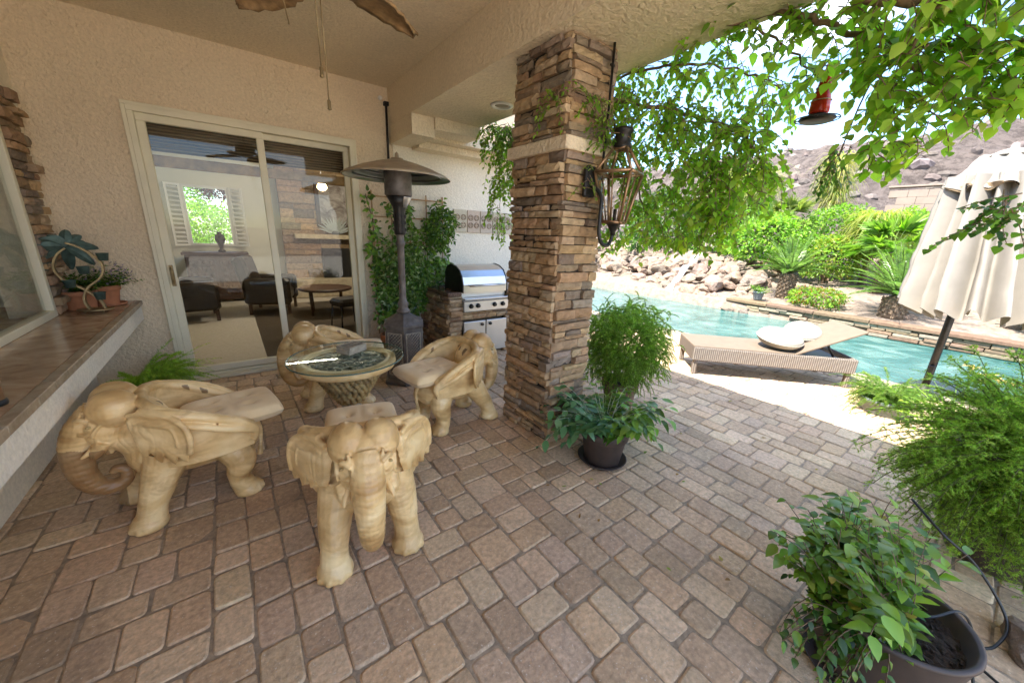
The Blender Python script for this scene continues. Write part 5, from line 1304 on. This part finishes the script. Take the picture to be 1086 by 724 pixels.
# hanging feeder
fd_ = thing('hummingbird_feeder', 'red glass hummingbird feeder with dark dish hanging among the vines against the sky', 'bird feeder', (2.76, .87, 0))
mb = MB(); mb.lathe((0, 0, 0), [(.036, 2.265), (.048, 2.28), (.046, 2.33), (.036, 2.38), (.030, 2.43), (.020, 2.475), (.014, 2.50), (.013, 2.515)], 24)
mb.build('bottle', 'red_lacquer', fd_)
mb = MB(); mb.lathe((0, 0, 0), [(.03, 2.225), (.070, 2.232), (.088, 2.245), (.084, 2.252), (.050, 2.258), (.040, 2.272)], 32)
mb.tube([(.104*math.cos(i*PI/16), .104*math.sin(i*PI/16), 2.246) for i in range(32)], .003, 6, closed=True)
for k in range(4): a = k*PI/2+.3; mb.tube([(.08*math.cos(a), .08*math.sin(a), 2.246), (.104*math.cos(a), .104*math.sin(a), 2.246)], .003, 5)
mb.build('dish', 'dark_metal', fd_)
mb = MB()
for z, r in ((2.335, .046), (2.40, .035), (2.455, .027)): mb.tube([(r*math.cos(i*PI/12), r*math.sin(i*PI/12), z) for i in range(24)], .0035, 6, closed=True)
mb.tube([(0, 0, 2.51), (0, 0, 2.68)], .002, 5); mb.build('hanger', 'copper', fd_)

# ================================================================ GARDEN BEYOND THE POOL
def cycad(x, y, th, tr, nf, fl_, lab):
    z = bedz(x, y)-.03; t = thing('sago_palm', lab, 'palm', (x, y, z), group='sago palms beyond the pool'); mb = MB()
    mb.lathe((0, 0, 0), [(tr*1.15, 0), (tr, th*.3), (tr*1.02, th*.7), (tr*.9, th), (tr*.4, th+.06)], 16)
    for k in range(int(th*150)):
        a = k*2.4; zz = (k+.5)/(th*150)*th; mb.box((tr*math.cos(a), tr*math.sin(a), zz), (.06, .045, .05), RZ(a) @ RY(-.6))
    mb.build('trunk', 'bark', t); fo = MB(); pal = [(.10, .19, .03), (.14, .25, .04), (.19, .31, .06)]
    for k in range(nf):
        a = k*2.399; el = .32+1.1*(k/nf); d = Vector((math.cos(a)*math.cos(el), math.sin(a)*math.cos(el), math.sin(el))); q = Vector((0, 0, th+.04)); n_ = 26; L_ = fl_*U(.85, 1.1); col = jc(random.choice(pal), .2); ax = []
        for i in range(n_):
            q = q+d*(L_/n_); d = (d+Vector((0, 0, -U(.55, .95)/n_))).normalized(); ax.append(q.copy())
            if i > 2:
                s_ = d.cross(Vector((0, 0, 1))); s_ = s_.normalized() if s_.length > .01 else Vector((1, 0, 0)); u_ = s_.cross(d); ll = .155*math.sin(PI*(i/n_*.85+.12))
                for sg in (-1, 1):
                    for h_ in (0, .5):
                        b = q+d*(h_*L_/n_); e = (s_*sg+d*.55+u_*.30).normalized(); leaf(fo, b, e, u_, ll, .0065, jc(col, .15), False, 0, .15)
        fo.tube(ax[::3], .007, 4, (.12, .16, .05))
    fo.build('frond', 'leaf_glossy', t)
cycad(11.6, 3.45, .62, .17, 46, 1.05, 'sago palm on a stout trunk beside the waterfall boulders')
cycad(11.05, 1.30, .42, .20, 60, 1.15, 'larger low sago palm spreading fronds left of the umbrella')
def fanpalm(x, y, th, lab, sz=.9, pal=LIME):
    z = bedz(x, y)-.03; t = thing('fan_palm', lab, 'palm', (x, y, z), group='fan palms beyond the pool'); mb = MB(); mb.lathe((0, 0, 0), [(.16, 0), (.12, th*.5), (.14, th), (.05, th+.1)], 14)
    for k in range(int(th*60)): a = k*2.4; zz = (k+.5)/(th*60)*th; mb.box((.13*math.cos(a), .13*math.sin(a), zz), (.07, .05, .08), RZ(a) @ RY(-.8))
    mb.build('trunk', 'bark', t); fo = MB()
    for k in range(24):
        a = k*2.399; el = U(-.2, 1.3); d = Vector((math.cos(a)*math.cos(el), math.sin(a)*math.cos(el), math.sin(el))); c = Vector((0, 0, th+.05))+d*sz*.55; fo.tube([(0, 0, th), c], .008, 4, (.15, .2, .06)); s_ = d.cross(Vector((0, 0, 1))).normalized() if abs(d.z) < .97 else Vector((1, 0, 0)); u_ = s_.cross(d)
        for i in range(22): b = -1.7+3.4*i/21; leaf(fo, c, d*math.cos(b)+s_*math.sin(b)+u_*.15, u_, sz*.5*U(.85, 1.05), .035, jc(random.choice(pal), .15), False, .2, .25)
    fo.build('frond', 'leaf', t)
fanpalm(13.0, 1.9, 1.0, 'pale green fan palm behind the larger sago palm', .95)
fanpalm(14.2, 4.6, 1.6, 'fan palm rising above the hedge left of the retaining wall', .8, [(.20, .25, .07), (.26, .29, .10)])
YEL = [(.24, .26, .05), (.30, .30, .07), (.18, .24, .04)]
G5 = 'shrubs on the bank beyond the pool'
for c, rad, n, L_, W_, pal, lab in (
    ((13.2, 4.7, 1.65), (1.0, 1.1, .85), 4200, .11, .06, LIME, 'rounded bright green shrub directly behind the tall sago palm'),
    ((14.2, 6.4, 1.9), (1.2, 1.5, 1.15), 5200, .12, .06, GREEN, 'dark green bush above the waterfall boulders'),
    ((14.6, 3.4, 1.9), (1.0, 1.0, .85), 4200, .11, .06, GREEN+LIME, 'mid green hedge like shrub between the palms'),
    ((13.4, 3.1, 1.25), (.75, .7, .62), 2800, .10, .05, YEL+LIME, 'yellow green mound right of the sago palm trunk'),
    ((14.0, 8.8, 2.1), (1.3, 1.5, 1.3), 5000, .13, .07, GREEN+DARKG, 'deep green bush far left behind the hanging vine'),
    ((11.0, 2.62, .42), (.42, .55, .22), 1500, .085, .03, LIME+[(.30, .16, .05)], 'low lime green ground shrub on the bank above the pool coping'),
    ((15.6, 2.0, 2.0), (.8, .7, .7), 2600, .11, .05, LIME, 'light green bush at the left end of the block retaining wall'),
    ((11.6, -.9, .75), (.8, .8, .45), 2600, .10, .05, GREEN, 'green shrub on the bank behind the umbrella')):
    shrub('shrub', lab, 'shrub', c, rad, n, L_, W_, pal, group=G5, base=bedz(c[0], c[1])-.05)
def weeping(c, r, h, n, lab, pal):
    z = bedz(c[0], c[1])-.05; t = thing('weeping_grass_tree', lab, 'tree', (c[0], c[1], z), group='pale weeping trees on the bank'); fo = MB(); st = MB(); st.tube(spline([(0, 0, 0), (.08, .05, h*.5), (0, 0, h*.85)], 5), lerp_list([.10, .06, .03], 11), 7)
    for k in range(n):
        a = U(0, 2*PI); rr_ = r*U(0, .6); p = Vector((math.cos(a)*rr_, math.sin(a)*rr_, h*U(.55, 1))); strap(fo, p, Vector((math.cos(a), math.sin(a), U(0, 1.4))), U(.5, 1.15)*r, .022, jc(random.choice(pal), .2), U(2.5, 5), 7)
    fo.build('foliage', 'leaf', t); st.build('trunk', 'bark', t)
weeping((15.2, 6.6), 1.3, 3.2, 2200, 'pale yellow weeping tree behind the bushes left of the hill', YEL+[(.35, .34, .14)])
weeping((16.0, 4.1), .62, 3.3, 900, 'tall straw coloured weeping tree against the rocky hill', YEL+[(.38, .33, .12)])
weeping((13.9, 2.4), .8, 1.9, 1100, 'yellow tinged weeping shrub beside the fan palm', YEL)
t = thing('small_pot', 'small grey pot of trailing green plant standing on the pool coping', 'potted plant', (10.75, 3.75, bedz(10.75, 3.75)+.05)); potmesh(.13, .20).build('pot', 'pot_grey', t); fo = MB()
for k in range(60): a = U(0, 6.28); sprig(fo, Vector((0, 0, .18)), Vector((math.cos(a), math.sin(a), U(.2, 1.2))), 6, U(.15, .3), .05, .03, GREEN, False)
fo.build('foliage', 'leaf', t)
# tall trees at the left beyond the wall
for c, rad, n, lab in (((9.5, 12.5, 3.4), (2.2, 2.0, 2.2), 9000, 'leafy green tree beyond the pool behind the hanging vine'), ((6.2, 9.2, 2.6), (1.3, 1.5, 1.6), 6000, 'leafy tree growing past the end of the white barbecue wall')):
    shrub('garden_tree', lab, 'tree', c, rad, n, .11, .07, GREEN+LIME, group='garden trees beyond the barbecue wall', base=-.05, lump=.5)

# ================================================================ LITTER ON THE PAVING
for k in range(26):
    if k < 12: x, y = U(1.4, 2.6), U(.9, 1.6)
    elif k < 20: x, y = U(1.1, 1.9), U(-.05, .7)
    else: x, y = U(2.6, 4.2), U(.4, 2.2)
    fo = MB(); a = U(0, 6.3); leaf(fo, Vector((0, 0, 0)), Vector((math.cos(a), math.sin(a), .1)), Vector((0, 0, 1)), U(.02, .042), U(.012, .02), jc(random.choice([(.35, .28, .08), (.28, .15, .06), (.20, .26, .06)]), .2), True, .35, -.1)
    o = fo.build('fallen_leaf', 'leaf', None, (x, y, .006)); tag(o, 'small dry leaf fallen on the pavers', 'leaf', 'fallen leaves scattered on the pavers')
